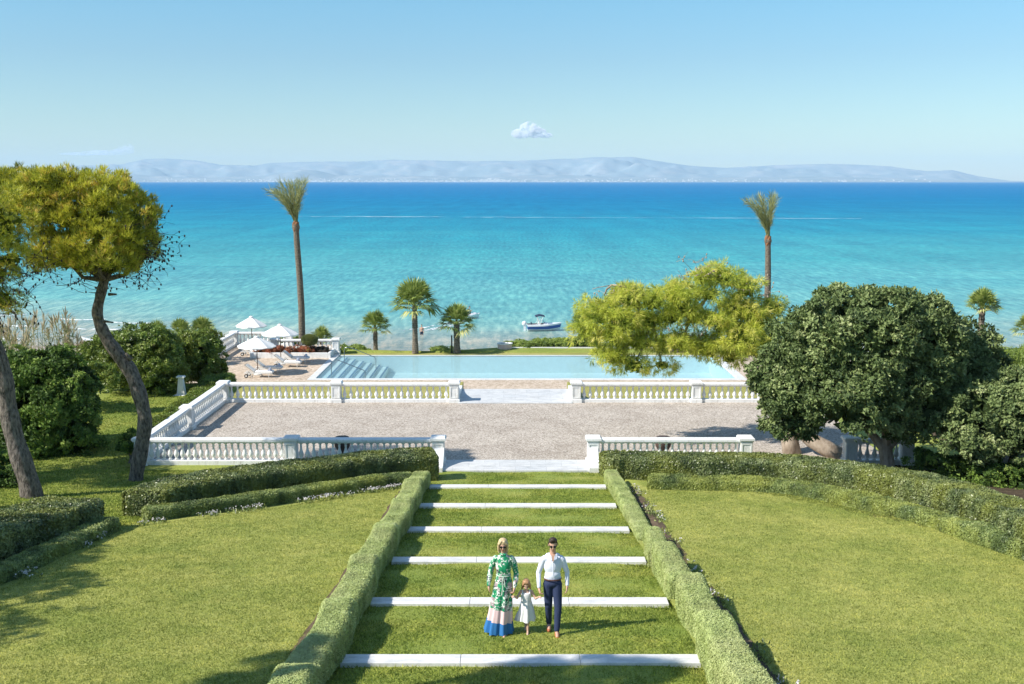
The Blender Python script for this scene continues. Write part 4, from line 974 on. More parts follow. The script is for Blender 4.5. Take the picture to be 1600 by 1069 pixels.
def date_palm(path, tr, zb, crown, label, seed):
    """path: (px, py, Y) up the trunk; crown: list of tip pixels"""
    P = [np.array(AT(*p)) for p in path]; base = np.array([P[0][0], P[0][1], zb])
    root = empty('date_palm', tuple(base), label=label, cat='palm', group='tall date palms')
    P = [p - base for p in P]; P[0] = np.array([P[0][0], P[0][1], -.2])
    A = np.array(P); t_ = np.linspace(0, len(A) - 1, 110); S_ = np.stack([np.interp(t_, np.arange(len(A)), A[:, i]) for i in range(3)], 1)
    for _ in range(6): S_[1:-1] = (S_[:-2] + 2 * S_[1:-1] + S_[2:]) / 4
    rr = tr * (1.15 - .25 * np.linspace(0, 1, 110)) * (1 + .07 * (np.arange(110) % 2)); rr[-9:] *= np.array([1.1, 1.2, 1.3, 1.35, 1.35, 1.3, 1.2, 1.05, .8])
    NM().tube(S_, rr, 12).build('trunk', M['palmbark'], root)
    bo = NM(); bo.ell(S_[-5], (tr * 1.12, tr * 1.12, .55), 12, 9, .25, 4); bo.build('boot', mat_plain('palm_boot', rgb(.25, .12, .06), .8, .1, var=.4), root)
    o = NM(); top = S_[-3]; Yt = path[-1][2]
    for (a, b, n_, jit) in crown:
        for _ in range(n_):
            tip = np.array(AT(a + rng.normal() * jit, b + rng.normal() * jit * .6, Yt + rng.normal() * .8)) - base
            bt = top + rng.normal(size=3) * .05; v = tip - bt; Lf = np.linalg.norm(v)
            up = np.array([0, 0, 1.0]); m_ = bt + v * .5 + up * Lf * .16 - np.array([v[0], v[1], 0]) * .22
            ts = np.linspace(0, 1, 26)[:, None]; C_ = (1 - ts) ** 2 * bt + 2 * (1 - ts) * ts * m_ + ts ** 2 * tip
            o.tube([tuple(q_) for q_ in C_[::5]] + [tuple(C_[-1])], [.03, .026, .02, .016, .012, .008, .006][:len(C_[::5]) + 1], 4)
            Tn = unit(np.gradient(C_, axis=0)); sd = unit(np.cross(Tn, rsph(1)))
            for sg in (-1, 1):
                d = unit(Tn * 1.25 + sd * sg * .75 + rng.normal(size=Tn.shape) * .15)[5:]
                o.leaves(C_[5:], d, .55, .028, 1, .16, r=np.full(len(d), .35 + .4 * rng.random()))
    o.build('crown', M['datepalm'], root)
date_palm([(473, 560, 80), (472, 528, 80), (471, 480, 80), (468, 430, 80), (464, 380, 80), (462, 348, 80)], .225, 3.8, [(423, 299, 9, 4), (434, 294, 8, 5), (446, 290, 9, 5), (458, 290, 8, 4), (468, 288, 8, 4), (477, 283, 7, 2), (443, 305, 5, 6), (470, 300, 5, 5)],
          'tall slender palm with upswept fronds rising left of the pool', 1)
date_palm([(1198, 560, 82), (1199, 475, 82), (1200, 430, 82), (1200, 400, 82), (1200, 372, 82)], .22, 4.0, [(1166, 316, 8, 3), (1176, 314, 7, 3), (1189, 308, 8, 3), (1198, 314, 4, 4), (1206, 306, 8, 3), (1213, 310, 6, 2), (1185, 325, 4, 4)],
          'tall slender palm rising behind the bright pine, right half of the photo', 2)

# ---- bushes beyond the pool
def lowbush(pa, pb, top, Y, zb, mat, label, n, group='bushes beyond the pool', L=.14):
    E = []; k = max(2, int((pb - pa) / 9))
    for i in range(k):
        a = pa + (pb - pa) * (i + .5) / k; x, _, z1 = AT(a, top + rng.random() * 2, Y + rng.random()); h = max(.35, z1 - zb)
        E.append(((x, Y + rng.random() * .6, zb + h * .45), ((pb - pa) / k * .62 * Y / F * 1.3, .8, h * .55)))
    return shrub('low_bush', E, mat, label, 'bush', n, L, .05, .22, 3, group=group, loc=(E[0][0][0], Y, zb), stems=False)
E = [];
for i in range(12):
    a = 800 + i * 11; y_ = 76.9; x = AT(a, 540, y_)[0]; z1 = AT(a, 543 - i * 1.3, y_)[2]; E.append(((x, y_ + .2 * math.sin(i * 2), 5.0 + (z1 - 5) * .42), (.7, .75, max(.28, (z1 - 5.0) * .60))))
shrub('seaside_hedge', E, M['light'], 'loose olive hedge along the far edge of the grass beyond the pool', 'hedge', 9000, .13, .05, .25, 3, loc=(E[0][0][0], 76.9, 4.95), stems=False)
lowbush(528, 575, 543, 76, 4.6, M['light'], 'low bush between the sun deck corner and the small palm', 2200)
lowbush(676, 705, 546, 75, 4.7, M['light'], 'spiky low bush left of the thin black post', 1500)
lowbush(440, 470, 525, 80, 4.2, M['light'], 'low bush behind the sun deck balustrade, left of the tall palm trunk', 1400)
lowbush(1060, 1180, 543, 77.2, 4.9, M['bush'], 'low hedge seen through the bright pine, right of the pool end', 4000)
lowbush(1545, 1640, 545, 72, 4.9, M['bush'], 'low scrub at the sea edge on the far right', 3000)

# ---- white flowers along the low hedges
def flowers(name, pts, dens, label, width=.22, fr=1.0):
    P, Lg = resample(pts, .1); n = int(Lg * dens); i = rng.integers(0, len(P), n)
    ctr = np.concatenate([P[i] + rng.normal(size=(n, 2)) * width, np.zeros((n, 1))], 1); ctr = ctr[vnoise(ctr, 1.1, 77) > -.25]
    ctr[:, 2] = plane_z(ctr[:, 1]) + .05
    o = NM()
    g = np.repeat(ctr, 12, 0) + rng.normal(size=(len(ctr) * 12, 3)) * np.array([.07, .07, .02])
    leaf = NM(); leaf.leaves(g, np.tile([0, 0, 1.0], (len(g), 1)), .09, .04, 1, .8)
    lo = leaf.build(name, M['lowhedge']); tag(lo, label[0], 'flower bed', kind='stuff')
    ctr = ctr[rng.random(len(ctr)) < fr]
    f = np.repeat(ctr, 4, 0) + rng.normal(size=(len(ctr) * 4, 3)) * np.array([.06, .06, .02]) + np.array([0, 0, .10])
    o.leaves(f, np.tile([-.2, -.6, 1.0], (len(f), 1)), .035, .035, 3, .9)
    tag(o.build('flower_heads', M['petal']), label[1], 'flowers', kind='stuff')
flowers('flower_leaves', [Gp(640, 762, 0), Gp(600, 767, 0), Gp(500, 783, 0), Gp(400, 798, 0), Gp(300, 812, 0), Gp(222, 823, 0)], 14, ('small leafy plants at the foot of the left low hedge', 'white flowers at the foot of the left low hedge'), .10)
flowers('flower_leaves', [Gp(168, 836, 0), Gp(120, 865, 0), Gp(72, 890, 0), Gp(0, 925, 0), (-11.1, 17)], 14, ('small leafy plants at the foot of the low hedge on the left edge', 'white flowers at the foot of the low hedge on the left edge'), .12)
flowers('flower_leaves', [(4.05, 35), (4.08, 30), (4.08, 24), (4.15, 18), (4.2, 13)], 9, ('small leafy plants in the bed right of the box hedge row', 'scattered white flowers in the bed right of the box hedge row'), .10, .22)
def bed(path, width):
    P, _ = resample(path, .2); T = unit(np.gradient(P, axis=0)); N_ = np.stack([T[:, 1], -T[:, 0]], 1)
    j = .06 * vnoise(np.concatenate([P, np.zeros((len(P), 1))], 1), 2.5, 6)
    rows = [P + N_ * (s * width / 2 + j * s)[:, None] if hasattr(j, '__len__') else P for s in (-1, 0, 1)]
    V = np.concatenate([np.concatenate([r, (plane_z(r[:, 1]) + .062 + (.02 if i == 1 else 0))[:, None]], 1) for i, r in enumerate(rows)]); n = len(P); i = np.arange(n - 1)
    q = np.concatenate([np.stack([i, i + 1, i + 1 + n, i + n], 1), np.stack([i + n, i + 1 + n, i + 1 + 2 * n, i + 2 * n], 1)])
    tag(NM().add(V, q).build('flower_bed', M['soil']), kind='structure')
bed([(3.98, 35.0), (4.02, 24), (4.1, 12)], .34)
bed([(-3.75, 34.5), (-3.76, 24), (-3.76, 12)], .26)

# ---- grass blades
def blades(name, xr, yr, n, zf, mat, H, W, keep=None):
    x = rng.uniform(*xr, n); u_ = rng.random(n); y = yr[0] + (yr[1] - yr[0]) * u_ ** 1.35
    if keep is not None: kk = keep(x, y); x, y = x[kk], y[kk]
    P = np.stack([x, y, zf(x, y)], 1)
    o = NM(); n = len(P); d = unit(rng.normal(size=(n, 3)) * np.array([.8, .8, .2]) + np.array([0, 0, 1.0]))
    sd = unit(np.cross(d, rsph(n))) * W; h = (H * (.5 + rng.random(n)))[:, None]
    V = np.stack([P - sd, P + sd, P + d * h], 1).reshape(-1, 3)
    r_ = np.clip(.45 + .35 * vnoise(P, 6, 3) + .3 * rng.normal(size=n), 0, 1)
    o.add(V, np.arange(n * 3).reshape(n, 3), r_)
    return tag(o.build(name, mat), kind='stuff')
def lz(x, y): return plane_z(y) + .04 + vnoise(np.stack([x, y, 0 * x], 1), .35, 8) * .05
blades('grass_blades', (-3.3, 3.3), (13.8, 39), 150000, lambda x, y: path_z(y) - .005, M['pathblade'], .05, .011, lambda x, y: np.min(np.abs(y[:, None] - np.array(STEP_Y)[None]), 1) > .2)
lf_ = np.array([(-11.0, 14), (-10.8, 28.4), (-9.3, 29.5), (-7.85, 30.9), (-6.2, 32.6), (-4.4, 34.5)])
def inL(x, y):
    return (x > np.interp(y, [12, 21, 27.5, 28.6, 29.5, 30.9, 32.6, 34.5, 40], [-11.0, -11.0, -10.9, -10.4, -9.3, -7.85, -6.2, -4.4, 0]))
blades('grass_blades', (-11.2, -3.5), (13.5, 34.6), 280000, lz, M['lawnblade'], .04, .012, inL)
fbx = fb[::-1]
blades('grass_blades', (-21, -8), (27.5, 57), 120000, lambda x, y: ground_z(x, y), M['pathblade'], .07, .02, lambda x, y: ~((x > -15.3) & (y > 39.6)) & ~inL(x, y))
def inR(x, y): return y < np.interp(x, fb[:, 0], fb[:, 1] + 0.0)
blades('grass_blades', (3.85, 13.5), (13.5, 35.5), 310000, lz, M['lawnblade'], .04, .012, inR)
# ======================= balustrades =======================
BAL = [(.075, 0), (.075, .05), (.045, .06), (.05, .09), (.085, .14), (.10, .19), (.092, .25), (.062, .33), (.042, .42), (.036, .47), (.05, .485), (.05, .51), (.036, .525), (.04, .55), (.055, .565), (.07, .575), (.07, .62)]
def balustrade(name_label, p0, p1, posts, spacing, z0, H=1.0, group='white balustrades round the terrace', post_w=.46, end=(True, True), top_post=.08):
    """posts: distances along the run"""
    p0 = np.array(p0, float); p1 = np.array(p1, float); L = np.linalg.norm(p1 - p0); ang = math.atan2(*(p1 - p0)[::-1])
    root = empty('balustrade', (p0[0], p0[1], z0), ang, name_label, 'balustrade', group)
    pb = .16; rail_t = .17; bh = H - pb - rail_t; sc = bh / .62
    NM().bbox(0, L, -.16, .16, -.05, pb, .015).build('plinth', M['plaster'], root)
    r = NM(); zr = H - rail_t
    r.bbox(0, L, -.13, .13, zr, zr + .06, .012); r.bbox(0, L, -.19, .19, zr + .062, H, .03); r.build('rail', M['plaster'], root)
    pm = None
    for d in posts:
        o = NM(); w_ = post_w / 2
        o.bbox(d - w_ - .05, d + w_ + .05, -w_ - .05, w_ + .05, -.06, pb + .03, .03)
        o.bbox(d - w_, d + w_, -w_, w_, pb + .032, H - .10, .005)
        # raised frame round a sunk panel, both faces
        for sy in (-1, 1):
            y0, y1 = (sy * (w_ + .001), sy * (w_ + .022)) if sy > 0 else (-(w_ + .022), -(w_ + .001))
            f = w_ - .02
            o.box(d - f, d - f + .06, y0, y1, pb + .06, H - .14); o.box(d + f - .06, d + f, y0, y1, pb + .06, H - .14)
            o.box(d - f + .06, d + f - .06, y0, y1, pb + .06, pb + .12); o.box(d - f + .06, d + f - .06, y0, y1, H - .20, H - .14)
        o.bbox(d - w_ - .03, d + w_ + .03, -w_ - .03, w_ + .03, H - .098, H - .04, .01)
        o.bbox(d - w_ - .07, d + w_ + .07, -w_ - .07, w_ + .07, H - .038, H + top_post, .04)
        o.build('post', M['plaster'], root)
    ps_ = sorted(posts); bm = None
    cuts_ = [0] + ps_ + [L]
    for a, b in zip(cuts_[:-1], cuts_[1:]):
        a2 = a + (post_w / 2 + .02 if a in ps_ else 0); b2 = b - (post_w / 2 + .02 if b in ps_ else 0)
        n = int(round((b2 - a2) / spacing))
        if n < 1: continue
        for i in range(n):
            x = a2 + (i + .5) * (b2 - a2) / n
            if bm is None:
                bm = NM().lathe([(r_, z_ * sc) for r_, z_ in BAL], n=12).build('baluster', M['plaster'], root, smooth=True)
                bm.location = (x, 0, pb)
            else:
                c = bm.copy(); COL.objects.link(c); c.parent = root; c.location = (x, 0, pb)
    return root
ZT = 6.05
balustrade('white balustrade in front of the terrace, left of the stair, behind the long dark hedge', (-14.6, 40.2), (-3.0, 40.2), [.0, 5.85, 11.6], .245, ZT, 1.02)
balustrade('white balustrade in front of the terrace, right of the stair, partly shaded at its end', (3.05, 40.2), (9.0, 40.2), [0, 5.95], .25, ZT, 1.02)
balustrade('short piece of white balustrade under the big dark tree', (13.0, 40.2), (15.4, 40.2), [.1, 2.3], .27, ZT, 1.0)
balustrade('white balustrade closing the left side of the terrace, casting a shadow on the gravel', (-14.6, 40.45), (-14.6, 51.6), [5.6], .26, ZT, 1.0)
balustrade('white balustrade behind the terrace, left of the pool landing', (-14.6, 51.9), (-3.05, 51.9), [0, 5.65, 11.55], .31, ZT, .98)
balustrade('white balustrade behind the terrace, right of the pool landing, under the bright pine', (3.05, 51.9), (15.1, 51.9), [0, 6.0, 12.0], .31, ZT, .98)
G2 = 'white balustrades round the sun deck'
balustrade('white balustrade on the left side of the sun deck, running away towards the sea', (-20.7, 64.5), (-20.7, 77.0), [0, 6.2, 12.5], .28, PZ, 1.0, G2)
balustrade('white balustrade at the far left of the sun deck, behind the farthest parasol', (-20.4, 77.0), (-16.6, 77.0), [3.75], .30, PZ, 1.0, G2)
balustrade('white balustrade behind the flower planter of the sun deck', (-16.9, 73.4), (-12.6, 73.4), [0, 4.3], .30, PZ, 1.0, G2)
# curved wing walls beside the openings
def wing(x, sg, y0, y1, z, label):
    root = NM(); n = 8; V = []
    for i in range(n + 1):
        t = i / n; h = .16 + .55 * (1 - t) ** 2.2; y = y0 + (y1 - y0) * t
        V += [(x - .2, y, z - .12), (x + .2, y, z - .12), (x + .2, y, z + h), (x - .2, y, z + h)]
    fs = []
    for i in range(n):
        a = i * 4; b = a + 4
        for k in range(4): fs.append((a + k, a + (k + 1) % 4, b + (k + 1) % 4, b + k))
    fs += [(0, 3, 2, 1), (n * 4, n * 4 + 1, n * 4 + 2, n * 4 + 3)]
    root.poly(V, fs); return tag(root.build('wing_wall', M['plaster'], loc=(x, y0, z)), label, 'wall', 'low curved wing walls at the openings')
wing(-2.97, -1, 39.95, 38.95, 6.05, 'low curved white wall beside the near left post of the stair opening')
wing(3.02, 1, 39.95, 38.95, 6.05, 'low curved white wall beside the near right post of the stair opening')
wing(-3.02, -1, 52.2, 55.4, 6.05, 'low curved white wall left of the pool landing')
wing(3.02, 1, 52.2, 55.4, 6.05, 'low curved white wall right of the pool landing')

# round urns on the terrace seen between the balusters
M['urn'] = mat_plain('dark_clay', rgb(.07, .045, .035), .6, .3, var=.3)
for px, lab_ in ((535, 'dark round urn behind the front left balustrade'), (1036, 'dark round urn behind the front right balustrade')):
    x, y, z = G(px, 705, 6.05)
    x, y = AT(px, 700, 41.6)[0], 41.6
    rt = empty('garden_urn', (x, y, 6.05), label=lab_, cat='urn', group='dark urns on the terrace')
    NM().lathe([(.12, 0), (.14, .05), (.09, .1), (.22, .2), (.31, .36), (.33, .5), (.28, .62), (.22, .68)], n=20).build('bowl', M['urn'], rt, smooth=True)
    NM().lathe([(.22, .68), (.27, .70), (.27, .73), (.20, .735)], n=20).build('rim', M['urn'], rt)

# white pedestal between the shrubs
x, y, _ = AT(283, 600, 53.6)
rt = empty('garden_pedestal', (x, y, 5.97), label='small white tapering pedestal on the grass between the two rounded shrubs', cat='pedestal')
NM().bbox(-.35, .35, -.3, .3, -.05, .12, .02).build('base', M['plaster'], rt)
NM().poly([(-.2, -.16, .12), (.2, -.16, .12), (.2, .16, .12), (-.2, .16, .12), (-.11, -.1, 1.0), (.11, -.1, 1.0), (.11, .1, 1.0), (-.11, .1, 1.0)], [(0, 3, 2, 1), (4, 5, 6, 7), (0, 1, 5, 4), (1, 2, 6, 5), (2, 3, 7, 6), (3, 0, 4, 7)]).build('shaft', M['plaster'], rt)
NM().bbox(-.2, .2, -.16, .16, 1.0, 1.09, .03).build('cap', M['plaster'], rt)

# ======================= sun deck =======================
M['canvas'] = mat_plain('canvas', rgb(.80, .79, .76), .8, .1, var=.04)
M['wood'] = mat_plain('dark_wood', rgb(.12, .07, .045), .5, .3, var=.3)
M['frame'] = mat_plain('white_metal', rgb(.72, .72, .70), .4, .4, var=.05)
M['slats'] = mat_plain('grey_slats', rgb(.42, .41, .39), .6, .3, var=.15)
M['cushion'] = mat_plain('cushion', rgb(.82, .81, .78), .85, .1, var=.05)
M['rubber'] = mat_plain('rubber', rgb(.03, .03, .03), .7, .3)
M['towel'] = mat_plain('blue_grey_towel', rgb(.50, .52, .60), .95, .05, var=.1)
def parasol(x, y, rim, top, r, label):
    rt = empty('parasol', (x, y, PZ), label=label, cat='parasol', group='white parasols on the sun deck')
    c = NM(); n = 8; V = [(0, 0, top - PZ)]; zr = rim - PZ; zt = top - PZ
    rings = 5
    for j in range(1, rings + 1):
        for k in range(n * 4):
            a = 2 * math.pi * k / (n * 4); s = j / rings; ph = abs(((k / 4) % 1) - .5) * 2   # 1 at rib, 0 mid panel
            sc = math.cos(math.pi / n) / math.cos((a + math.pi / n * 0) % (2 * math.pi / n) - math.pi / n)
            z = zt - (zt - zr) * (s * .88 + .12 * s * s) - (1 - ph) * .05 * s
            V.append((math.cos(a) * r * s * sc, math.sin(a) * r * s * sc, z))
    m_ = n * 4; fs = [(0, 1 + k, 1 + (k + 1) % m_) for k in range(m_)]
    for j in range(rings - 1):
        for k in range(m_): fs.append((1 + j * m_ + k, 1 + (j + 1) * m_ + k, 1 + (j + 1) * m_ + (k + 1) % m_, 1 + j * m_ + (k + 1) % m_))
    # valance: a short hanging edge
    b = len(V); 
    for k in range(m_):
        q_ = V[1 + (rings - 1) * m_ + k]; V.append((q_[0], q_[1], q_[2] - .05))
    for k in range(m_): fs.append((1 + (rings - 1) * m_ + k, b + k, b + (k + 1) % m_, 1 + (rings - 1) * m_ + (k + 1) % m_))
    cn = c.poly(V, fs).build('canopy', M['canvas'], rt)
    NM().lathe([(.16, zt - .035), (.10, zt + .03), (.02, zt + .06)], n=12).build('vent', M['canvas'], cn)
    NM().tube([(0, 0, .04), (0, 0, zt + .10)], .026, 10).build('pole', M['wood'], rt)
    for k in range(n):
        a = 2 * math.pi * k / n
        NM().tube([(0, 0, zt - .42), (math.cos(a) * r * .55, math.sin(a) * r * .55, zt - (zt - zr) * .55 - .06)], .011, 5).build('rib', M['wood'], rt)
    NM().lathe([(.24, 0), (.24, .05), (.05, .08), (.04, .3)], n=16).build('base', M['frame'], rt)
parasol(-16.15, 65.2, 6.82, 7.40, 1.22, 'nearest white parasol on the sun deck')
parasol(-15.5, 68.9, 7.05, 7.66, 1.22, 'middle white parasol, beside the flower planter')
parasol(-18.5, 73.4, 6.98, 7.60, 1.10, 'farthest white parasol, at the sea end of the sun deck')
def lounger():
    rt = empty('sun_lounger', (0, 0, 0), cat='sun lounger', group='white sun loungers on the sun deck')
    f = NM()
    for sy in (-.3, .3):
        f.box(-.75, .98, sy - .02, sy + .02, .27, .32)
    for x in (-.7, .1, .94): f.box(x, x + .04, -.28, .28, .275, .315)
    f.build('frame', M['frame'], rt)
    for sx in (.72, -.35):
        for sy in (-.3, .3):
            NM().tube([(sx, sy, .28), (sx + .05, sy, .0)], .018, 6).build('leg', M['frame'], rt)
    for sy in (-.36, .36):
        w_ = NM(); Mx = Matrix.Translation((-.62, sy, .12)) @ Matrix.Rotation(R(90), 4, 'X')
        w_.lathe([(.12, -.02), (.12, .02)], n=16); w_.v[0] = np.array([tuple(Mx @ Vector(q_)) for q_ in w_.v[0]])
        wh = w_.build('wheel', M['rubber'], rt)
        w2 = NM(); w2.lathe([(.06, -.026), (.06, .026)], n=12); w2.v[0] = np.array([tuple(Mx @ Vector(q_)) for q_ in w2.v[0]]); w2.build('hub', M['frame'], wh)
    c = NM(); c.bbox(-.12, .96, -.27, .27, .325, .40, .025); c.build('mattress', M['cushion'], rt)
    A_ = Matrix.Translation((-.12, 0, .33)) @ Matrix.Rotation(R(38), 4, 'Y')
    b = NM(); b.box(-.78, 0, -.3, -.26, -.02, .02, A_); b.box(-.78, 0, .26, .3, -.02, .02, A_)
    for k in range(8): b.box(-.76 + k * .095, -.70 + k * .095, -.26, .26, -.01, .01, A_)
    b.build('backrest', M['slats'], rt)
    b = NM(); b.bbox(-.70, -.08, -.24, .24, .013, .05, .015); b.v[0] = np.array([tuple(A_ @ Vector(q_)) for q_ in b.v[0]]); b.build('back_cushion', M['cushion'], rt)
    NM().tube([(-.50, -.26, .32), (-.62, -.26, .02)], .015, 5).build('strut', M['frame'], rt)
    NM().tube([(-.50, .26, .32), (-.62, .26, .02)], .015, 5).build('strut', M['frame'], rt)
    return rt
def towel(x, y, label, rz):
    o = NM(); o.tube([(x + .75, y - .2, PZ + .47), (x + .75, y + .2, PZ + .47)], [.085, .085], 12); o.box(x + .62, x + .90, y - .21, y + .21, PZ + .402, PZ + .42)
    tag(o.build('rolled_towel', M['towel'], loc=(x + .75, y, PZ + .40)), label, 'towel', 'rolled towels on the loungers')
pl = lounger(); first = True
for x, y, lb, tl in ((-15.95, 64.35, 'front lounger of the pair under the nearest parasol, closest to the terrace', 'rolled towel on the lounger closest to the terrace'),
                     (-15.75, 65.95, 'rear lounger of the pair under the nearest parasol', 'rolled towel on the rear lounger under the nearest parasol'),
                     (-14.95, 68.0, 'front lounger of the pair under the middle parasol', 'rolled towel on the front lounger under the middle parasol'),
                     (-14.75, 69.6, 'rear lounger of the pair under the middle parasol, next to the planter', 'rolled towel on the lounger next to the planter'),
                     (-18.3, 72.6, 'front lounger of the pair in the shade under the farthest parasol', None), (-18.2, 74.2, 'rear lounger of the pair under the farthest parasol, nearest the sea', None)):
    o = pl if first else copy_tree(pl); first = False
    o.location = (x, y, PZ); o['label'] = lb
    if tl: towel(x, y, tl, 0)
# planter
rt = empty('planter', (-15.2, 71.8, PZ), label='long low white planter in front of the sun deck balustrade', cat='planter')
NM().bbox(-2.75, 2.35, -.5, -.35, 0, .38, .02).build('front_wall', M['plaster'], rt)
NM().bbox(2.36, 2.55, -.5, 1.4, 0, .38, .02).build('side_wall', M['plaster'], rt); NM().bbox(-2.95, -2.76, -.5, 1.4, 0, .38, .02).build('side_wall', M['plaster'], rt)
NM().box(-2.75, 2.35, -.35, 1.4, 0, .30).build('earth', M['soil'], rt)
E = [((x_, 71.95 + .3 * math.sin(x_ * 5), PZ + .42), (.36, .34, .26 + .12 * math.sin(x_ * 3) ** 2)) for x_ in np.arange(-17.6, -14.2, .42)]
shrub('flowering_plant', E, M['redleaf'], 'row of reddish flowering plants in the white planter', 'plants', 2600, .11, .035, .16, 3, loc=(-15.8, 72, PZ + .3), stems=False, cores=.55)
E = [((x_, 72.0, PZ + .42), (.34, .34, .24)) for x_ in (-14.3, -13.9, -13.5, -13.2)]
shrub('flowering_plant', E, mat_leaf('purple_green', [(0, rgb(.06, .05, .04)), (.6, rgb(.14, .12, .07)), (1, rgb(.3, .18, .18))]), 'dark purplish plants at the right end of the white planter', 'plants', 1200, .10, .035, .16, 3, loc=(-13.8, 72, PZ + .3), stems=False, cores=.55)
# topiary
x, y, _ = AT(484, 545, 71.9)
rt = empty('topiary_tree', (x, y, PZ + .3), label='small clipped topiary with a flattened round crown in the planter', cat='topiary')
NM().tube([(0, 0, -.1), (.05, 0, .3), (0, 0, .62)], [.05, .04, .04], 8).build('trunk', M['bark'], rt)
o = NM(); o.ell((0, 0, .88), (.52, .5, .34), 20, 12, .05); Pq = rsph(5000); Pq[:, 2] = np.abs(Pq[:, 2]) * np.where(rng.random(5000) < .75, 1, -1); o.leaves(np.array([0, 0, .88]) + Pq * np.array([.55, .53, .37]), Pq, .055, .03, 2, .8)
o.build('crown', M['hedge'], rt)
# pool rails
M['steel'] = mat_plain('steel', rgb(.30, .31, .33), .3, .6, 1.0, var=.05)
for y_, lb in ((65.9, 'nearer curved steel handrail over the pool steps'), (71.0, 'farther curved steel handrail over the pool steps')):
    x0_ = -11.65
    o = NM(); pts = [(x0_, y_, PZ - .3), (x0_, y_, PZ + .62), (x0_ + .06, y_, PZ + .76), (x0_ + .22, y_, PZ + .82), (x0_ + .42, y_, PZ + .80), (x0_ + 2.05, y_, PZ + .14), (x0_ + 2.15, y_, PZ + .02), (x0_ + 2.15, y_, PZ - .8)]
    o.tube(pts, .024, 8); tag(o.build('handrail', M['steel'], loc=(x0_, y_, PZ), smooth=True), lb, 'handrail', 'pool handrails')
# black post and pink tub
x, y, z = AT(706, 553, 74.0)
o = NM(); o.tube([(x, y, 4.7), (x, y, 6.15)], .05, 10); o.lathe([(.06, 1.42), (.06, 1.47), (.02, 1.5)], (x, y, 4.7), 10); o.lathe([(.1, 0), (.1, .28), (.05, .3)], (x, y, 4.7), 10)
tag(o.build('garden_post', M['rubber'], loc=(x, y, 4.7)), 'thin black post between the spiky bush and the shaggy palm', 'post')
x, y, z = G(788, 545, 5.0)
rt = empty('garden_tub', (-.75, 75.2, 4.96), label='pale pink low tub with a white rim at the sea end of the grass', cat='tub')
M['pink'] = mat_plain('pink_plaster', rgb(.72, .52, .47), .6, .3, var=.06)
NM().lathe([(.44, 0), (.50, .1), (.53, .38), (.52, .42)], n=24, sy=.75).build('body', M['pink'], rt)
NM().lathe([(.53, .42), (.57, .44), (.57, .50), (.46, .505), (.42, .45), (.4, .3)], n=24, sy=.75).build('rim', M['plaster'], rt)

# ======================= boats =======================
M['hull'] = mat_plain('white_gelcoat', rgb(.80, .80, .80), .25, .5, var=.03)
M['blue'] = mat_plain('blue_paint', rgb(.03, .09, .36), .3, .5, var=.06)
M['navy'] = mat_plain('navy_canvas', rgb(.03, .045, .08), .7, .2, var=.1)
M['glass'] = mat_plain('smoked_glass', rgb(.10, .13, .16), .1, .6, var=.05)
def hull_mesh(L, B, D, z0, z1, n=16, sheer=.18):
    """loft from stern (x=0) to bow (x=L); z0..z1 = fraction range of the topside"""
    V = []; prof = 7
    for i in range(n + 1):
        t = i / n; b = B / 2 * (1 - max(0, (t - .45) / .55) ** 2.2) + .01; kz = .12 * max(0, t - .6) / .4 * D * 2
        top = D + sheer * t ** 2
        for j in range(prof):
            s = z0 + (z1 - z0) * j / (prof - 1); zz = kz + (top - kz) * s; yy = b * min(1, .35 + .75 * s ** .6)
            V.append((t * L + .18 * s * t, yy, zz))
    m_ = len(V); V += [(a, -b_, c) for a, b_, c in V]; fs = []
    for i in range(n):
        for j in range(prof - 1):
            a = i * prof + j; fs.append((a, a + prof, a + prof + 1, a + 1)); fs.append((m_ + a, m_ + a + 1, m_ + a + prof + 1, m_ + a + prof))
    return V, fs, prof, n, m_
x, y, _ = G(849, 516.5, 0); y = 120.0; x0 = AT(824, 516, y)[0]
rt = empty('motor_boat', (x0, y, .0), R(4), 'small white motor boat with a blue stripe and dark canopy moored off the beach', 'boat')
V, fs, pf, n_, m_ = hull_mesh(3.75, 1.7, .75, 0, .30)
V2, fs2, *_r = hull_mesh(3.75, 1.7, .75, .30, .78)
V3, fs3, *_r = hull_mesh(3.75, 1.7, .75, .78, 1.0)
fs_t = [(j, j + 1, m_ + j + 1, m_ + j) for j in range(pf - 1)]
o = NM().poly(V, fs + fs_t); o.poly(V3, fs3 + fs_t); hb = o.build('hull', M['hull'], rt)
NM().poly(V2, fs2 + fs_t).build('hull_stripe', M['blue'], hb)
# deck
V = []; 
for i in range(17):
    t = i / 16; b = 1.7 / 2 * (1 - max(0, (t - .45) / .55) ** 2.2) + .01; z_ = .75 + .18 * t ** 2 + .002
    V += [(t * 3.75 + .18 * t, b, z_), (t * 3.75 + .18 * t, b * .72 if t < .62 else 0.01, z_ + .03), (t * 3.75 + .18 * t, -(b * .72 if t < .62 else 0.01), z_ + .03), (t * 3.75 + .18 * t, -b, z_)]
fs = []
for i in range(16):
    a = i * 4
    for k in (0, 2): fs.append((a + k, a + k + 1, a + k + 5, a + k + 4))
    if i >= 9: fs.append((a + 1, a + 2, a + 6, a + 5))
NM().poly(V, fs).build('deck', M['hull'], rt)
NM().box(.1, 2.2, -.6, .6, .30, .36).build('floor', M['slats'], rt)
for xx in (.5, 1.35): NM().bbox(xx, xx + .4, -.5, .5, .36, .66, .04).bbox(xx - .1, xx + .0, -.5, .5, .5, 1.0, .03).build('seat', M['navy'] if xx < 1 else M['hull'], rt)
NM().bbox(1.9, 2.35, -.55, .55, .36, .92, .05).build('console', M['hull'], rt)
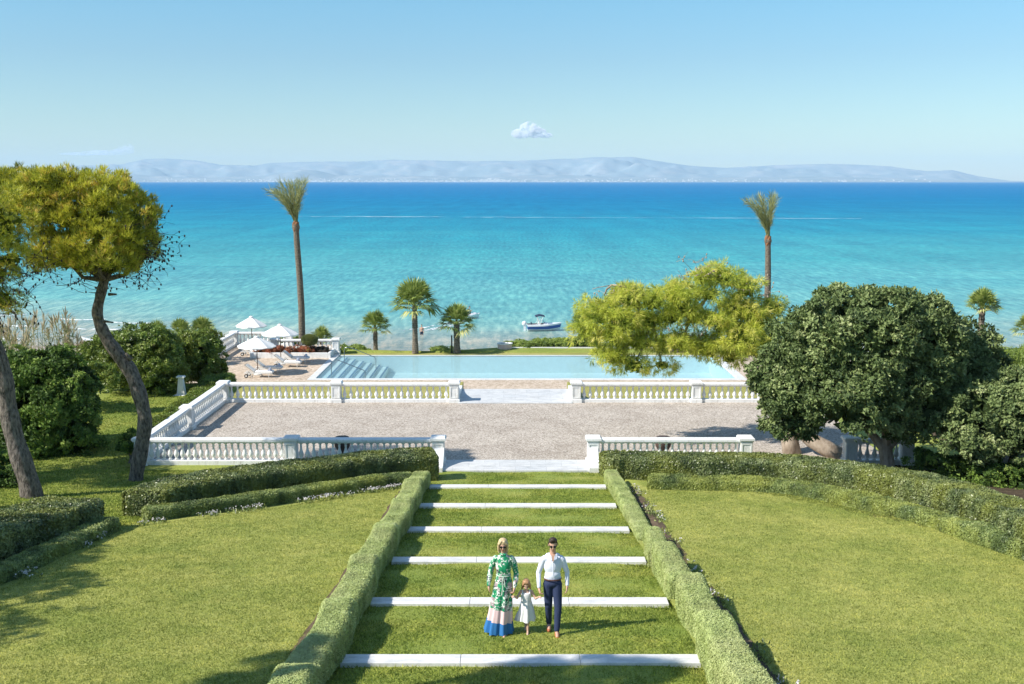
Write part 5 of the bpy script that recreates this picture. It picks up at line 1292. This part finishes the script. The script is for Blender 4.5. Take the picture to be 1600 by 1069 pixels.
NM().poly([(1.95, -.55, .9), (1.95, .55, .9), (1.75, .45, 1.22), (1.75, -.45, 1.22), (2.0, -.55, .9), (2.0, .55, .9), (1.80, .45, 1.22), (1.80, -.45, 1.22)], [(0, 1, 2, 3), (7, 6, 5, 4), (0, 3, 7, 4), (1, 5, 6, 2), (3, 2, 6, 7), (0, 4, 5, 1)]).build('windshield', M['glass'], rt)
b = NM()
for sy in (-.75, .75):
    b.tube([(1.4, sy, .78), (1.05, sy * .9, 1.72)], .028, 6); b.tube([(1.4, sy, .78), (1.75, sy * .9, 1.72)], .028, 6); b.tube([(1.0, sy * .9, .78), (1.5, sy * .9, 1.5)], .02, 6)
cf = b.build('canopy_frame', M['frame'], rt)
V = []; 
for i in range(7):
    t = i / 6
    for j in range(5): V.append((.9 + t * 1.05, -.72 + j * .36, 1.72 + .12 * math.sin(math.pi * t) + .05 * math.sin(math.pi * j / 4)))
V += [(a, b_, c - .07) for a, b_, c in V]; fs = []
for i in range(6):
    for j in range(4):
        a = i * 5 + j; fs.append((a, a + 5, a + 6, a + 1)); fs.append((35 + a, 36 + a, 41 + a, 40 + a))
for i in range(6): a = i * 5; fs.append((a, a + 35, a + 40, a + 5)); a += 4; fs.append((a, a + 5, a + 40, a + 35))
for j in range(4): fs.append((j, j + 1, j + 36, j + 35)); fs.append((30 + j, 65 + j, 66 + j, 31 + j))
NM().poly(V, fs).build('canopy', M['navy'], rt)
o = NM(); o.ell((-.35, 0, .85), (.28, .20, .30), 14, 10, .0); o.bbox(-.42, -.2, -.09, .09, -.2, .65, .02); om = o.build('outboard_motor', M['hull'], rt, smooth=False)

# jet ski with rider
y = 131.0; x0 = AT(733, 494, y)[0]
rt = empty('jet_ski', (x0, y, 0), R(12), 'white jet ski speeding away from the beach with a foam trail', 'jet ski')
V, fs, pf, n_, m_ = hull_mesh(2.3, 1.0, .42, 0, 1.0, 12, .25)
NM().poly([(a - 1.1, b_, c) for a, b_, c in V], fs + [(j, j + 1, m_ + j + 1, m_ + j) for j in range(pf - 1)]).build('hull', M['hull'], rt)
NM().ell((.15, 0, .48), (.95, .42, .22), 14, 8).ell((.65, 0, .55), (.35, .25, .2), 12, 7).build('deck', M['hull'], rt)
NM().ell((-.35, 0, .72), (.55, .17, .12), 12, 8).build('seat', M['rubber'], rt)
NM().tube([(.25, 0, .6), (.1, 0, .98)], .05, 8).tube([(.1, -.35, 1.0), (.1, 0, .98), (.1, .35, 1.0)], .025, 6).build('handlebar', M['rubber'], rt)
# buoy
y = 152.0; x0 = AT(913, 465, y)[0]
rt = empty('mooring_buoy', (x0, y, 0), label='small grey buoy afloat left of the bright pine', cat='buoy')
NM().ell((0, 0, .12), (.28, .28, .26), 16, 10).build('float', M['urn'], rt, smooth=True); NM().tube([(0, 0, .35), (0, 0, .5)], .04, 8).build('eye', M['steel'], rt)
# ======================= people =======================
M['skin'] = mat_plain('skin', rgb(.55, .33, .235), .5, .35, var=.06, sc=9)
M['skinchild'] = mat_plain('child_skin', rgb(.60, .38, .28), .5, .35, var=.06, sc=9)
M['lip'] = mat_plain('lips', rgb(.45, .14, .12), .5, .3)
M['hairdark'] = mat_plain('dark_hair', rgb(.045, .03, .022), .55, .3, var=.3, sc=40)
M['hairblond'] = mat_plain('blond_hair', rgb(.58, .43, .24), .5, .35, var=.25, sc=40)
M['hairchild'] = mat_plain('light_brown_hair', rgb(.36, .20, .10), .5, .35, var=.3, sc=40)
M['lens'] = mat_plain('dark_lens', rgb(.012, .012, .014), .15, .5)
m = MT('shirt_cloth'); m.set(.85, .1); m.col(rgb(.72, .74, .84)); m.bump(m.noise(9, 3, .6, vec=m.obj(), stretch=(1, 1, .6)), .6, .03); M['shirt'] = m.m
m = MT('navy_cloth'); m.set(.8, .15); m.col(rgb(.032, .044, .095)); m.bump(m.noise(8, 3, .6, vec=m.obj(), stretch=(1, 1, .5)), .5, .03); M['trouser'] = m.m
M['leather'] = mat_plain('tan_leather', rgb(.42, .13, .055), .4, .4, var=.15)
m = MT('white_cotton'); m.set(.9, .1); m.col(rgb(.76, .74, .72)); m.bump(m.noise(10, 3, .6, vec=m.obj(), stretch=(1.5, 1.5, .25)), .6, .02); M['cotton'] = m.m
def floral(banded):
    m = MT('floral_silk'); m.set(.6, .25); ob = m.obj()
    v = m.noise(13, 3, .6, vec=ob); v2 = m.noise(8, 3, .6, vec=ob, stretch=(1, 1, .8)); v3 = m.vor(34, 'Distance', vec=ob)
    green = m.ramp(m.noise(5, 2, .5, vec=ob), [(.35, rgb(.010, .20, .085)), (.65, rgb(.02, .34, .15))])
    c = m.mix(m.ramp(v2, [(.53, (0, 0, 0, 1)), (.57, (1, 1, 1, 1))], 'LINEAR'), green, rgb(.045, .05, .06))
    c = m.mix(m.ramp(m.noise(6, 3, .6, vec=ob, stretch=(1.2, 1.2, 1)), [(.55, (0, 0, 0, 1)), (.60, (1, 1, 1, 1))]), c, rgb(.42, .32, .33))
    fl = m.math('MULTIPLY', m.ramp(v, [(.49, (0, 0, 0, 1)), (.54, (1, 1, 1, 1))]), m.ramp(v3, [(.0, (1, 1, 1, 1)), (.5, (1, 1, 1, 1)), (.62, (0, 0, 0, 1))]))
    c = m.mix(fl, c, rgb(.78, .80, .72))
    if banded:
        sx = m.n('ShaderNodeSeparateXYZ'); m.l(ob, sx.inputs[0])
        zz = m.math('SUBTRACT', sx.outputs['Z'], m.math('MULTIPLY', sx.outputs['X'], -.16))
        c = m.mix(m.math('LESS_THAN', zz, .49), c, rgb(.74, .53, .52))
        c = m.mix(m.math('LESS_THAN', zz, .255), c, rgb(.035, .17, .42))
    m.col(c); return m.m
M['floral'] = floral(False); M['floralband'] = floral(True)

def fuse(name, parts, voxel, mat, parent, smooth=3):
    """shapes run together into one continuous skin"""
    o = NM()
    for p in parts:
        if p[0] == 'c':
            _, a, ra, b, rb = p; o.tube([a, tuple((np.array(a) + np.array(b)) / 2), b], [ra, (ra + rb) / 2, rb], 14); o.ell(a, ra, 14, 9); o.ell(b, rb, 14, 9)
        elif p[0] == 'e': o.ell(p[1], p[2], 18, 12, M=(p[3] if len(p) > 3 else None))
    ob = o.build(name, mat, None)
    rm = ob.modifiers.new('r', 'REMESH'); rm.mode = 'VOXEL'; rm.voxel_size = voxel
    sm = ob.modifiers.new('s', 'SMOOTH'); sm.iterations = smooth; sm.factor = .5
    bpy.context.view_layer.update(); dg = bpy.context.evaluated_depsgraph_get()
    me = bpy.data.meshes.new_from_object(ob.evaluated_get(dg)); me.name = name
    bpy.data.objects.remove(ob)
    me.polygons.foreach_set('use_smooth', np.ones(len(me.polygons), dtype=bool))
    me.materials.clear(); me.materials.append(mat)
    ob = bpy.data.objects.new(name, me); COL.objects.link(ob); ob.parent = parent; return ob
def hand(wrist, tip, side, palm_n, s=1.0, curl=.5):
    """palm, four unequal bent fingers and a thumb leaving the side of the palm"""
    w_ = np.array(wrist); d = unit(np.array(tip) - w_); n_ = np.array(palm_n, float); n_ = unit(n_ - d * n_.dot(d)); sd = np.cross(d, n_) * side
    out = [('c', tuple(w_), .024 * s, tuple(w_ + d * .04 * s), .026 * s)]
    for k, (off, ln) in enumerate(((-.03, .066), (-.01, .075), (.011, .070), (.031, .055))):
        kn = w_ + d * .092 * s + sd * off * s; root_ = w_ + d * .03 * s + sd * off * .7 * s
        out.append(('c', tuple(root_), .014 * s, tuple(kn), .0125 * s))
        m1 = kn + unit(d * (1 - curl * .5) + n_ * curl * .7) * ln * .5 * s; m2 = m1 + unit(d * (1 - curl) + n_ * curl * 1.2) * ln * .5 * s
        out.append(('c', tuple(kn), .0105 * s, tuple(m1), .0095 * s)); out.append(('c', tuple(m1), .0095 * s, tuple(m2), .008 * s))
    t0 = w_ + d * .03 * s - sd * .028 * s; t1 = t0 + unit(d * .7 - sd * .7 + n_ * .3) * .035 * s; t2 = t1 + unit(d - sd * .2 + n_ * .4) * .028 * s
    out += [('c', tuple(t0), .014 * s, tuple(t1), .0115 * s), ('c', tuple(t1), .011 * s, tuple(t2), .0095 * s)]
    return out
def head(c, s=1.0, tilt=0, child=False):
    c = np.array(c); g = lambda x, y, z: tuple(c + np.array([x, y * math.cos(tilt) + z * math.sin(tilt) * -1, z * math.cos(tilt) + y * math.sin(tilt)]) * s)
    j = .052 if not child else .05
    return [('e', g(0, .012, .035), (.076 * s, .095 * s, .088 * s)), ('e', g(0, -.03, -.04), (j * s, .062 * s, .068 * s)), ('e', g(0, -.055, -.085), (.024 * s, .022 * s, .018 * s)),
            ('c', g(0, -.088, .02), .010 * s, g(0, -.104, -.022), .014 * s), ('e', g(.079, .01, -.005), (.012 * s, .02 * s, .03 * s)), ('e', g(-.079, .01, -.005), (.012 * s, .02 * s, .03 * s)),
            ('e', g(.034, -.07, -.025), (.022 * s, .02 * s, .022 * s)), ('e', g(-.034, -.07, -.025), (.022 * s, .02 * s, .022 * s)), ('e', g(0, -.068, .032), (.05 * s, .02 * s, .014 * s))], g
def glasses(g, s, parent):
    o = NM()
    for sx in (-1, 1):
        c = np.array(g(sx * .033, -.092, .012)); o.ell(c, (.029 * s, .010 * s, .021 * s), 14, 8)
        o.tube([g(sx * .06, -.085, .018), g(sx * .08, .0, .012)], .004 * s, 6)
    o.tube([g(-.01, -.10, .02), g(.01, -.10, .02)], .004 * s, 6)
    return o.build('sunglasses', M['lens'], parent)

Y0 = 18.80
gz = lambda x, y: float(path_z(y))
# ---- man
mx_, my_ = .698, 18.80
rt = empty('person', (mx_, my_, gz(mx_, my_) + .02), label='person in a pale blue shirt, navy trousers and tan shoes holding the child\'s hand', cat='person', group=None)
hd, g = head((0, -.03, 1.695), 1.0, .22)
rh = hand((-.255, -.11, .885), (-.235, -.16, .79), 1, (.9, .2, 0), 1.0, .9); lh = hand((.272, -.03, .905), (.265, -.06, .80), -1, (-.9, .2, 0), 1.0, .45)
body_ = hd + rh + lh + [('c', (0, .0, 1.42), .062, (0, -.015, 1.63), .056), ('e', (0, .0, 1.28), (.15, .09, .18)), ('e', (0, 0, 1.05), (.13, .09, .16)), ('c', (-.14, 0, 1.40), .045, (.14, 0, 1.40), .045), ('e', (0, .01, .95), (.15, .11, .11)),
    ('c', (-.165, 0, 1.38), .042, (-.262, .02, 1.14), .036), ('c', (-.262, .02, 1.14), .040, (-.255, -.11, .885), .027), ('c', (.165, 0, 1.38), .042, (.272, .03, 1.15), .036), ('c', (.272, .03, 1.15), .040, (.272, -.03, .905), .027),
    ('c', (.085, 0, .92), .08, (.10, -.12, .50), .055), ('c', (.10, -.12, .50), .053, (.075, -.22, .11), .036), ('c', (-.085, 0, .92), .08, (-.075, .0, .50), .055), ('c', (-.075, 0, .50), .053, (-.06, .12, .11), .036),
    ('c', (.075, -.22, .08), .034, (.08, -.38, .045), .028), ('c', (-.06, .12, .08), .034, (-.065, -.04, .045), .028)]
fuse('body', body_, .0075, M['skin'], rt, 3)
sh = [('e', (0, -.002, 1.30), (.172, .106, .22)), ('e', (0, -.002, 1.10), (.150, .108, .16)), ('c', (-.15, 0, 1.42), .062, (.15, 0, 1.42), .062), ('c', (-.09, .015, 1.47), .05, (.09, .015, 1.47), .05), ('c', (-.07, .01, 1.50), .03, (.07, .01, 1.50), .03), ('c', (-.115, 0, 1.05), .045, (.115, 0, 1.05), .045),
      ('c', (-.175, 0, 1.40), .062, (-.262, .02, 1.14), .047), ('c', (-.262, .02, 1.14), .047, (-.256, -.10, .91), .037), ('c', (.175, 0, 1.40), .062, (.270, .03, 1.15), .047), ('c', (.270, .03, 1.15), .047, (.272, -.028, .925), .037),
      ]
shb = fuse('shirt', sh, .009, M['shirt'], rt, 3)
# open collar: two flaps and the skin triangle between them
o = NM()
for sx in (-1, 1):
    o.poly([(sx * .03, -.105, 1.50), (sx * .085, -.06, 1.545), (sx * .075, -.11, 1.455), (sx * .02, -.135, 1.43), (sx * .03, -.095, 1.51), (sx * .085, -.05, 1.555), (sx * .075, -.10, 1.465), (sx * .02, -.125, 1.44)],
           [(0, 1, 2, 3), (7, 6, 5, 4), (0, 3, 7, 4), (1, 5, 6, 2), (0, 4, 5, 1), (2, 6, 7, 3)])
o.tube([(0, -.132, 1.41), (.002, -.136, 1.28), (0, -.128, 1.12)], .010, 6); o.build('collar', M['shirt'], shb)
NM().poly([(-.038, -.098, 1.52), (.038, -.098, 1.52), (0, -.140, 1.385), (-.038, -.06, 1.52), (.038, -.06, 1.52), (0, -.10, 1.385)], [(0, 2, 1), (3, 4, 5), (0, 1, 4, 3), (1, 2, 5, 4), (2, 0, 3, 5)]).build('neckline', M['skin'], rt)
tr_ = [('e', (0, .01, .95), (.165, .125, .10)), ('c', (-.10, 0, 1.01), .06, (.10, 0, 1.01), .06), ('c', (.082, 0, .92), .098, (.10, -.12, .50), .072), ('c', (.10, -.12, .50), .071, (.077, -.215, .12), .055), ('c', (-.082, 0, .92), .098, (-.075, 0, .50), .072), ('c', (-.075, 0, .50), .071, (-.06, .125, .12), .055)]
fuse('trousers', tr_, .009, M['trouser'], rt, 3)
NM().tube([(.158 * math.cos(a), -.003 + .120 * math.sin(a), 1.035) for a in np.linspace(0, 2 * math.pi, 29)], .017, 6, caps=False, flat=.6).build('belt', mat_plain('belt_leather', rgb(.12, .045, .03), .4, .4), rt)
for (ax, ay, bx_, by_) in ((.077, -.215, .085, -.40), (-.06, .125, -.068, -.06)):
    fuse('shoe', [('c', (ax, ay + .03, .045), .043, (ax * .5 + bx_ * .5, ay * .5 + by_ * .5, .043), .046), ('c', (ax * .5 + bx_ * .5, ay * .5 + by_ * .5, .04), .044, (bx_, by_, .03), .032), ('c', (ax, ay, .05), .04, (ax, ay - .005, .10), .04)], .009, M['leather'], rt, 2)
hp = [('e', g(0, .022, .075), (.083, .098, .062)), ('e', g(0, .055, .03), (.082, .065, .08)), ('c', g(-.05, -.055, .105), .028, g(.045, -.06, .112), .030), ('e', g(.0, -.02, .125), (.062, .075, .045)), ('c', g(.076, -.01, .05), .014, g(.078, .0, .01), .008), ('c', g(-.076, -.01, .05), .014, g(-.078, .0, .01), .008)]
fuse('hair', hp, .008, M['hairdark'], rt, 2)
glasses(g, 1.0, rt); NM().ell(g(0, -.088, -.052), (.022, .008, .007), 10, 6).build('mouth', M['lip'], rt)

# ---- woman
wx_, wy_ = -.2165, 18.74
rt = empty('person', (wx_, wy_, gz(wx_, wy_) + .01), label='person with blond hair in a long green flowered dress with pink and blue hem bands', cat='person')
hd, g = head((-.01, -.03, 1.705), .96, .2)
body_ = hd + hand((.205, -.09, .905), (.178, -.15, .81), -1, (-.9, .2, 0), .9, .9) + hand((-.275, -.03, .92), (-.265, -.05, .80), 1, (.9, .1, 0), .88, .4) + [
    ('c', (0, .0, 1.44), .048, (-.008, -.015, 1.63), .045), ('e', (0, 0, 1.30), (.135, .09, .17)), ('e', (0, 0, 1.10), (.10, .08, .14)), ('c', (-.14, 0, 1.44), .045, (.14, 0, 1.44), .045), ('e', (0, .01, .93), (.14, .10, .12)),
    ('c', (-.155, 0, 1.43), .04, (-.245, .03, 1.16), .034), ('c', (-.245, .03, 1.16), .033, (-.275, -.03, .92), .022), ('c', (.155, 0, 1.43), .04, (.235, .02, 1.15), .034), ('c', (.235, .02, 1.15), .033, (.205, -.09, .905), .022),
    ('c', (.07, 0, .9), .08, (.03, -.10, .5), .05), ('c', (.03, -.10, .5), .048, (.02, -.16, .1), .03), ('c', (-.08, 0, .9), .08, (-.09, .05, .5), .05), ('c', (-.09, .05, .5), .048, (-.12, .14, .1), .03),
    ('c', (.02, -.16, .07), .03, (.01, -.30, .035), .026), ('c', (-.12, .14, .07), .03, (-.13, .0, .035), .026)]
fuse('body', body_, .0075, M['skin'], rt, 3)
RG = [(.03, -.105, -.05, .255, .23, .035), (.12, -.10, -.045, .245, .22, .032), (.25, -.09, -.04, .225, .205, .028), (.40, -.07, -.03, .205, .185, .024), (.55, -.055, -.02, .195, .165, .02), (.72, -.035, -.01, .18, .15, .016), (.88, -.015, 0, .17, .135, .012), (.98, -.005, 0, .16, .125, .009),
      (1.08, 0, 0, .135, .11, .006), (1.14, 0, 0, .122, .10, .004), (1.20, 0, -.005, .13, .108, .004), (1.28, 0, -.012, .148, .122, .003), (1.36, 0, -.012, .156, .12, .002), (1.43, 0, 0, .165, .10, .001), (1.475, 0, 0, .15, .078, 0), (1.505, 0, -.002, .10, .062, 0), (1.53, -.002, -.006, .062, .056, 0), (1.56, -.004, -.01, .056, .052, 0)]
n_ = 64; V = []
for j, (z, cx, cy, rx, ry, fa) in enumerate(RG):
    for k in range(n_):
        a = 2 * math.pi * k / n_; f = 1 + (fa / rx) * (math.sin(a * 9 + 1.3 * math.sin(a * 2)) + .5 * math.sin(a * 14 + j * .15)); zz = z
        if z < .2: zz = z + .05 * (1 - z / .2) * (-math.cos(a) * .5 + .5) + .01 * math.sin(a * 9)
        V.append((cx + rx * f * math.cos(a), cy + ry * f * math.sin(a), zz))
fs = [(i * n_ + k, i * n_ + (k + 1) % n_, (i + 1) * n_ + (k + 1) % n_, (i + 1) * n_ + k) for i in range(len(RG) - 1) for k in range(n_)]
NM().poly(V, fs + [tuple((len(RG) - 1) * n_ + k for k in range(n_))]).build('dress', M['floralband'], rt, smooth=True)
for sg, pts in ((1, [(.145, 0, 1.445), (.19, .01, 1.36), (.235, .02, 1.15), (.228, -.03, 1.05), (.208, -.085, .93)]), (-1, [(-.145, 0, 1.445), (-.19, .01, 1.36), (-.245, .03, 1.16), (-.265, .01, 1.05), (-.277, -.025, .945)])):
    sl_ = fuse('sleeve', [('c', pts[0], .062, pts[1], .058), ('c', pts[1], .058, pts[2], .050), ('c', pts[2], .050, pts[3], .050), ('c', pts[3], .050, pts[4], .034)], .009, M['floral'], rt, 2)
NM().tube([(.128 * math.cos(a), .104 * math.sin(a), 1.135 + .006 * math.sin(a)) for a in np.linspace(0, 2 * math.pi, 29)], .014, 6, caps=False).tube([(.0, -.112, 1.135), (-.02, -.135, 1.05), (-.015, -.15, .92), (-.03, -.165, .80)], [.014, .011, .012, .012], 6).tube([(.0, -.112, 1.135), (.02, -.13, 1.04), (.03, -.145, .95)], [.014, .010, .012], 6).build('belt', mat_plain('pale_belt', rgb(.42, .52, .42), .6, .2, var=.3, sc=30), rt)
o = NM()
for sx in (-1, 1): o.ell((sx * .03 - .003, -.062, 1.535), (.03, .012, .018), 10, 6)
o.build('collar', M['floral'], rt)
hp = [('e', g(0, .025, .065), (.088, .10, .075)), ('e', g(0, .06, -.01), (.088, .065, .12)), ('c', g(-.078, -.02, .05), .026, g(-.085, -.01, -.10), .022), ('c', g(.078, -.02, .05), .026, g(.085, -.01, -.10), .022), ('c', g(-.07, .04, -.05), .04, g(-.07, .03, -.16), .028), ('c', g(.07, .04, -.05), .04, g(.07, .03, -.16), .028), ('c', g(0, .07, -.05), .05, g(0, .06, -.17), .035),
      ('c', g(-.035, -.055, .115), .02, g(-.072, -.06, .06), .016), ('c', g(.025, -.055, .115), .02, g(.072, -.06, .06), .016)]
fuse('hair', hp, .008, M['hairblond'], rt, 2)
glasses(g, 1.02, rt); NM().ell(g(0, -.088, -.052), (.023, .008, .009), 10, 6).build('mouth', M['lip'], rt)
for (ax, ay, bx_, by_) in ((.02, -.16, .01, -.31), (-.12, .14, -.13, -.01)):
    fuse('sandal', [('c', (ax, ay, .012), .026, (bx_, by_, .012), .028)], .008, M['cotton'], rt, 1)

# ---- child
cx_, cy_ = .2045, 18.76
rt = empty('person', (cx_, cy_, gz(cx_, cy_) + .02), label='small child in a white sleeveless dress walking between the two adults', cat='person')
hd, g = head((.0, -.02, .925), .80, .42, True)
hL = (.253, -.19, .765); hR = (-.25, -.23, .79)
body_ = hd + hand((.238, -.13, .735), hL, -1, (0, .3, -1), .62, .7) + hand((-.235, -.14, .755), hR, 1, (0, .3, -1), .62, .7) + [
    ('c', (0, 0, .78), .03, (0, -.012, .88), .03), ('e', (0, 0, .70), (.085, .06, .11)), ('c', (-.085, 0, .79), .03, (.085, 0, .79), .03), ('e', (0, 0, .56), (.085, .065, .09)),
    ('c', (-.10, 0, .79), .028, (-.17, -.03, .67), .022), ('c', (-.17, -.03, .67), .022, (-.235, -.14, .755), .015), ('c', (.10, 0, .79), .028, (.175, -.03, .66), .022), ('c', (.175, -.03, .66), .022, (.238, -.13, .735), .015),
    ('c', (.04, 0, .52), .052, (.035, -.05, .28), .036), ('c', (.035, -.05, .28), .036, (.03, -.08, .06), .022), ('c', (-.04, 0, .52), .052, (-.03, .06, .29), .036), ('c', (-.03, .06, .29), .036, (-.01, .15, .09), .022),
    ('c', (.03, -.08, .04), .02, (.025, -.17, .02), .018), ('c', (-.01, .15, .07), .02, (-.015, .07, .03), .018)]
fuse('body', body_, .0065, M['skinchild'], rt, 2)
RG = [(.24, -.005, -.0, .165, .15, .022), (.30, -.005, 0, .155, .14, .02), (.40, 0, 0, .135, .12, .015), (.50, 0, 0, .118, .10, .010), (.58, 0, 0, .10, .083, .005), (.62, 0, 0, .093, .075, .002), (.68, 0, -.003, .096, .074, 0), (.74, 0, -.003, .098, .072, 0), (.775, 0, 0, .092, .062, 0)]
V = []; n_ = 48
for j, (z, cx, cy, rx, ry, fa) in enumerate(RG):
    for k in range(n_):
        a = 2 * math.pi * k / n_; f = 1 + (fa / rx) * (math.sin(a * 8 + math.sin(a * 3)) + .4 * math.sin(a * 13)); V.append((cx + rx * f * math.cos(a) - (.05 * max(0, .45 - z) / .2 if math.cos(a) < -.3 and math.sin(a) > -.2 else 0), cy + ry * f * math.sin(a), z + (.012 * math.sin(a * 5) if z < .25 else 0)))
fs = [(i * n_ + k, i * n_ + (k + 1) % n_, (i + 1) * n_ + (k + 1) % n_, (i + 1) * n_ + k) for i in range(len(RG) - 1) for k in range(n_)]
dr = NM().poly(V, fs + [tuple((len(RG) - 1) * n_ + k for k in range(n_))]).build('dress', M['cotton'], rt, smooth=True)
for sx in (-1, 1): NM().tube([(sx * .062, -.058, .765), (sx * .068, -.02, .825), (sx * .062, .05, .77)], .011, 6, flat=1.3).build('strap', M['cotton'], dr)
hp = [('e', g(0, .025, .06), (.073, .085, .062)), ('e', g(0, .06, -.01), (.074, .055, .10)), ('c', g(-.08, -.01, .04), .020, g(-.095, .0, -.12), .018), ('c', g(.08, -.01, .04), .020, g(.095, .0, -.12), .018), ('c', g(0, .08, -.05), .04, g(0, .08, -.15), .03), ('c', g(-.04, -.05, .10), .018, g(-.075, -.05, .03), .012), ('c', g(.03, -.05, .105), .018, g(.075, -.05, .03), .012)]
fuse('hair', hp, .007, M['hairchild'], rt, 2)
NM().ell(g(0, -.086, -.052), (.014, .006, .005), 10, 6).build('mouth', M['lip'], rt)
for sx in (-1, 1): NM().ell(g(sx * .03, -.082, .008), (.010, .005, .005), 8, 6).build('eye', M['hairdark'], rt)
for (ax, ay, bx_, by_) in ((.03, -.08, .025, -.175), (-.01, .15, -.015, .065)):
    fuse('shoe', [('c', (ax, ay + .01, .016), .022, (bx_, by_, .014), .021), ('c', (ax, ay, .02), .02, (ax, ay, .04), .021)], .006, mat_plain('pale_shoe', rgb(.6, .45, .36), .6, .2), rt, 1)

# ---- jet ski rider, sitting, seen from behind
y = 131.0; x0 = AT(733, 494, y)[0]
rt = empty('person', (x0 - .2, y, .62), R(12), label='person in dark clothes riding the jet ski', cat='person')
hd, g = head((.28, 0, .80), 1.0, 0)
hd = [(p[0], tuple(Matrix.Rotation(R(90), 3, 'Z') @ (Vector(p[1]) - Vector((.28, 0, .8))) + Vector((.28, 0, .8))),) + ((p[2],) if p[0] == 'e' else (p[2], tuple(Matrix.Rotation(R(90), 3, 'Z') @ (Vector(p[3]) - Vector((.28, 0, .8))) + Vector((.28, 0, .8))), p[4])) for p in hd]
def Ht(w1, t1, s_): return hand(w1, t1, s_, (0, 0, -1), 1.0, .9)
fuse('body', hd + Ht((.50, .24, .34), (.58, .25, .32), 1) + Ht((.50, -.24, .34), (.58, -.25, .32), -1) + [('c', (.20, 0, .55), .06, (.27, 0, .74), .055), ('e', (.10, 0, .38), (.13, .17, .22)), ('e', (0, 0, .12), (.15, .17, .14)), ('c', (.18, -.17, .52), .055, (.18, .17, .52), .055)]
     + [q_ for s_ in (-1, 1) for q_ in (('c', (.18, s_ * .19, .52), .05, (.28, s_ * .28, .34), .04), ('c', (.28, s_ * .28, .34), .04, (.50, s_ * .24, .34), .028), ('c', (0, s_ * .12, .08), .085, (.36, s_ * .26, .06), .06), ('c', (.36, s_ * .26, .06), .055, (.18, s_ * .30, -.34), .04), ('c', (.18, s_ * .30, -.36), .035, (.34, s_ * .30, -.38), .03))], .012, M['skin'], rt, 2)
fuse('wetsuit', [('e', (.10, 0, .38), (.155, .195, .24)), ('e', (0, 0, .12), (.17, .19, .16)), ('c', (.18, -.18, .52), .07, (.18, .18, .52), .07)] + [q_ for s_ in (-1, 1) for q_ in (('c', (.18, s_ * .19, .52), .065, (.28, s_ * .28, .34), .052), ('c', (0, s_ * .12, .08), .10, (.36, s_ * .26, .06), .072))], .015, M['navy'], rt, 2)
fuse('hair', [('e', (.26, 0, .86), (.10, .085, .075))], .015, M['hairdark'], rt, 1)
# ---- bather standing in the shallows
y = 116.5; x0 = AT(659, 524, y)[0]
rt = empty('person', (x0, y, -.55), label='person standing thigh-deep in the shallow sea behind the tallest fan palm', cat='person')
hd, g = head((0, 0, 1.62), 1.0, .1)
fuse('body', hd + hand((.20, -.05, .92), (.20, -.1, .82), -1, (-.9, .2, 0), 1, .4) + hand((-.22, -.02, .92), (-.23, -.05, .82), 1, (.9, .2, 0), 1, .4) + [('c', (0, 0, 1.38), .06, (0, 0, 1.56), .055), ('e', (0, 0, 1.24), (.17, .11, .2)), ('e', (0, 0, .98), (.155, .11, .18)), ('c', (-.16, 0, 1.38), .06, (.16, 0, 1.38), .06)]
     + [q_ for s_ in (-1, 1) for q_ in (('c', (s_ * .18, 0, 1.37), .05, (s_ * .24, .02, 1.12), .04), ('c', (s_ * .24, .02, 1.12), .04, (s_ * .21, -.035, .92), .028), ('c', (s_ * .09, 0, .9), .09, (s_ * .10, -.02, .48), .06), ('c', (s_ * .10, -.02, .48), .055, (s_ * .10, .02, .05), .04))], .012, M['skin'], rt, 2)
fuse('swim_shorts', [('e', (0, 0, .93), (.175, .13, .10)), ('c', (.09, 0, .86), .10, (.10, -.01, .66), .085), ('c', (-.09, 0, .86), .10, (-.10, -.01, .66), .085)], .015, M['navy'], rt, 2)
fuse('hair', [('e', (0, .02, 1.70), (.085, .10, .07))], .015, M['hairdark'], rt, 1)
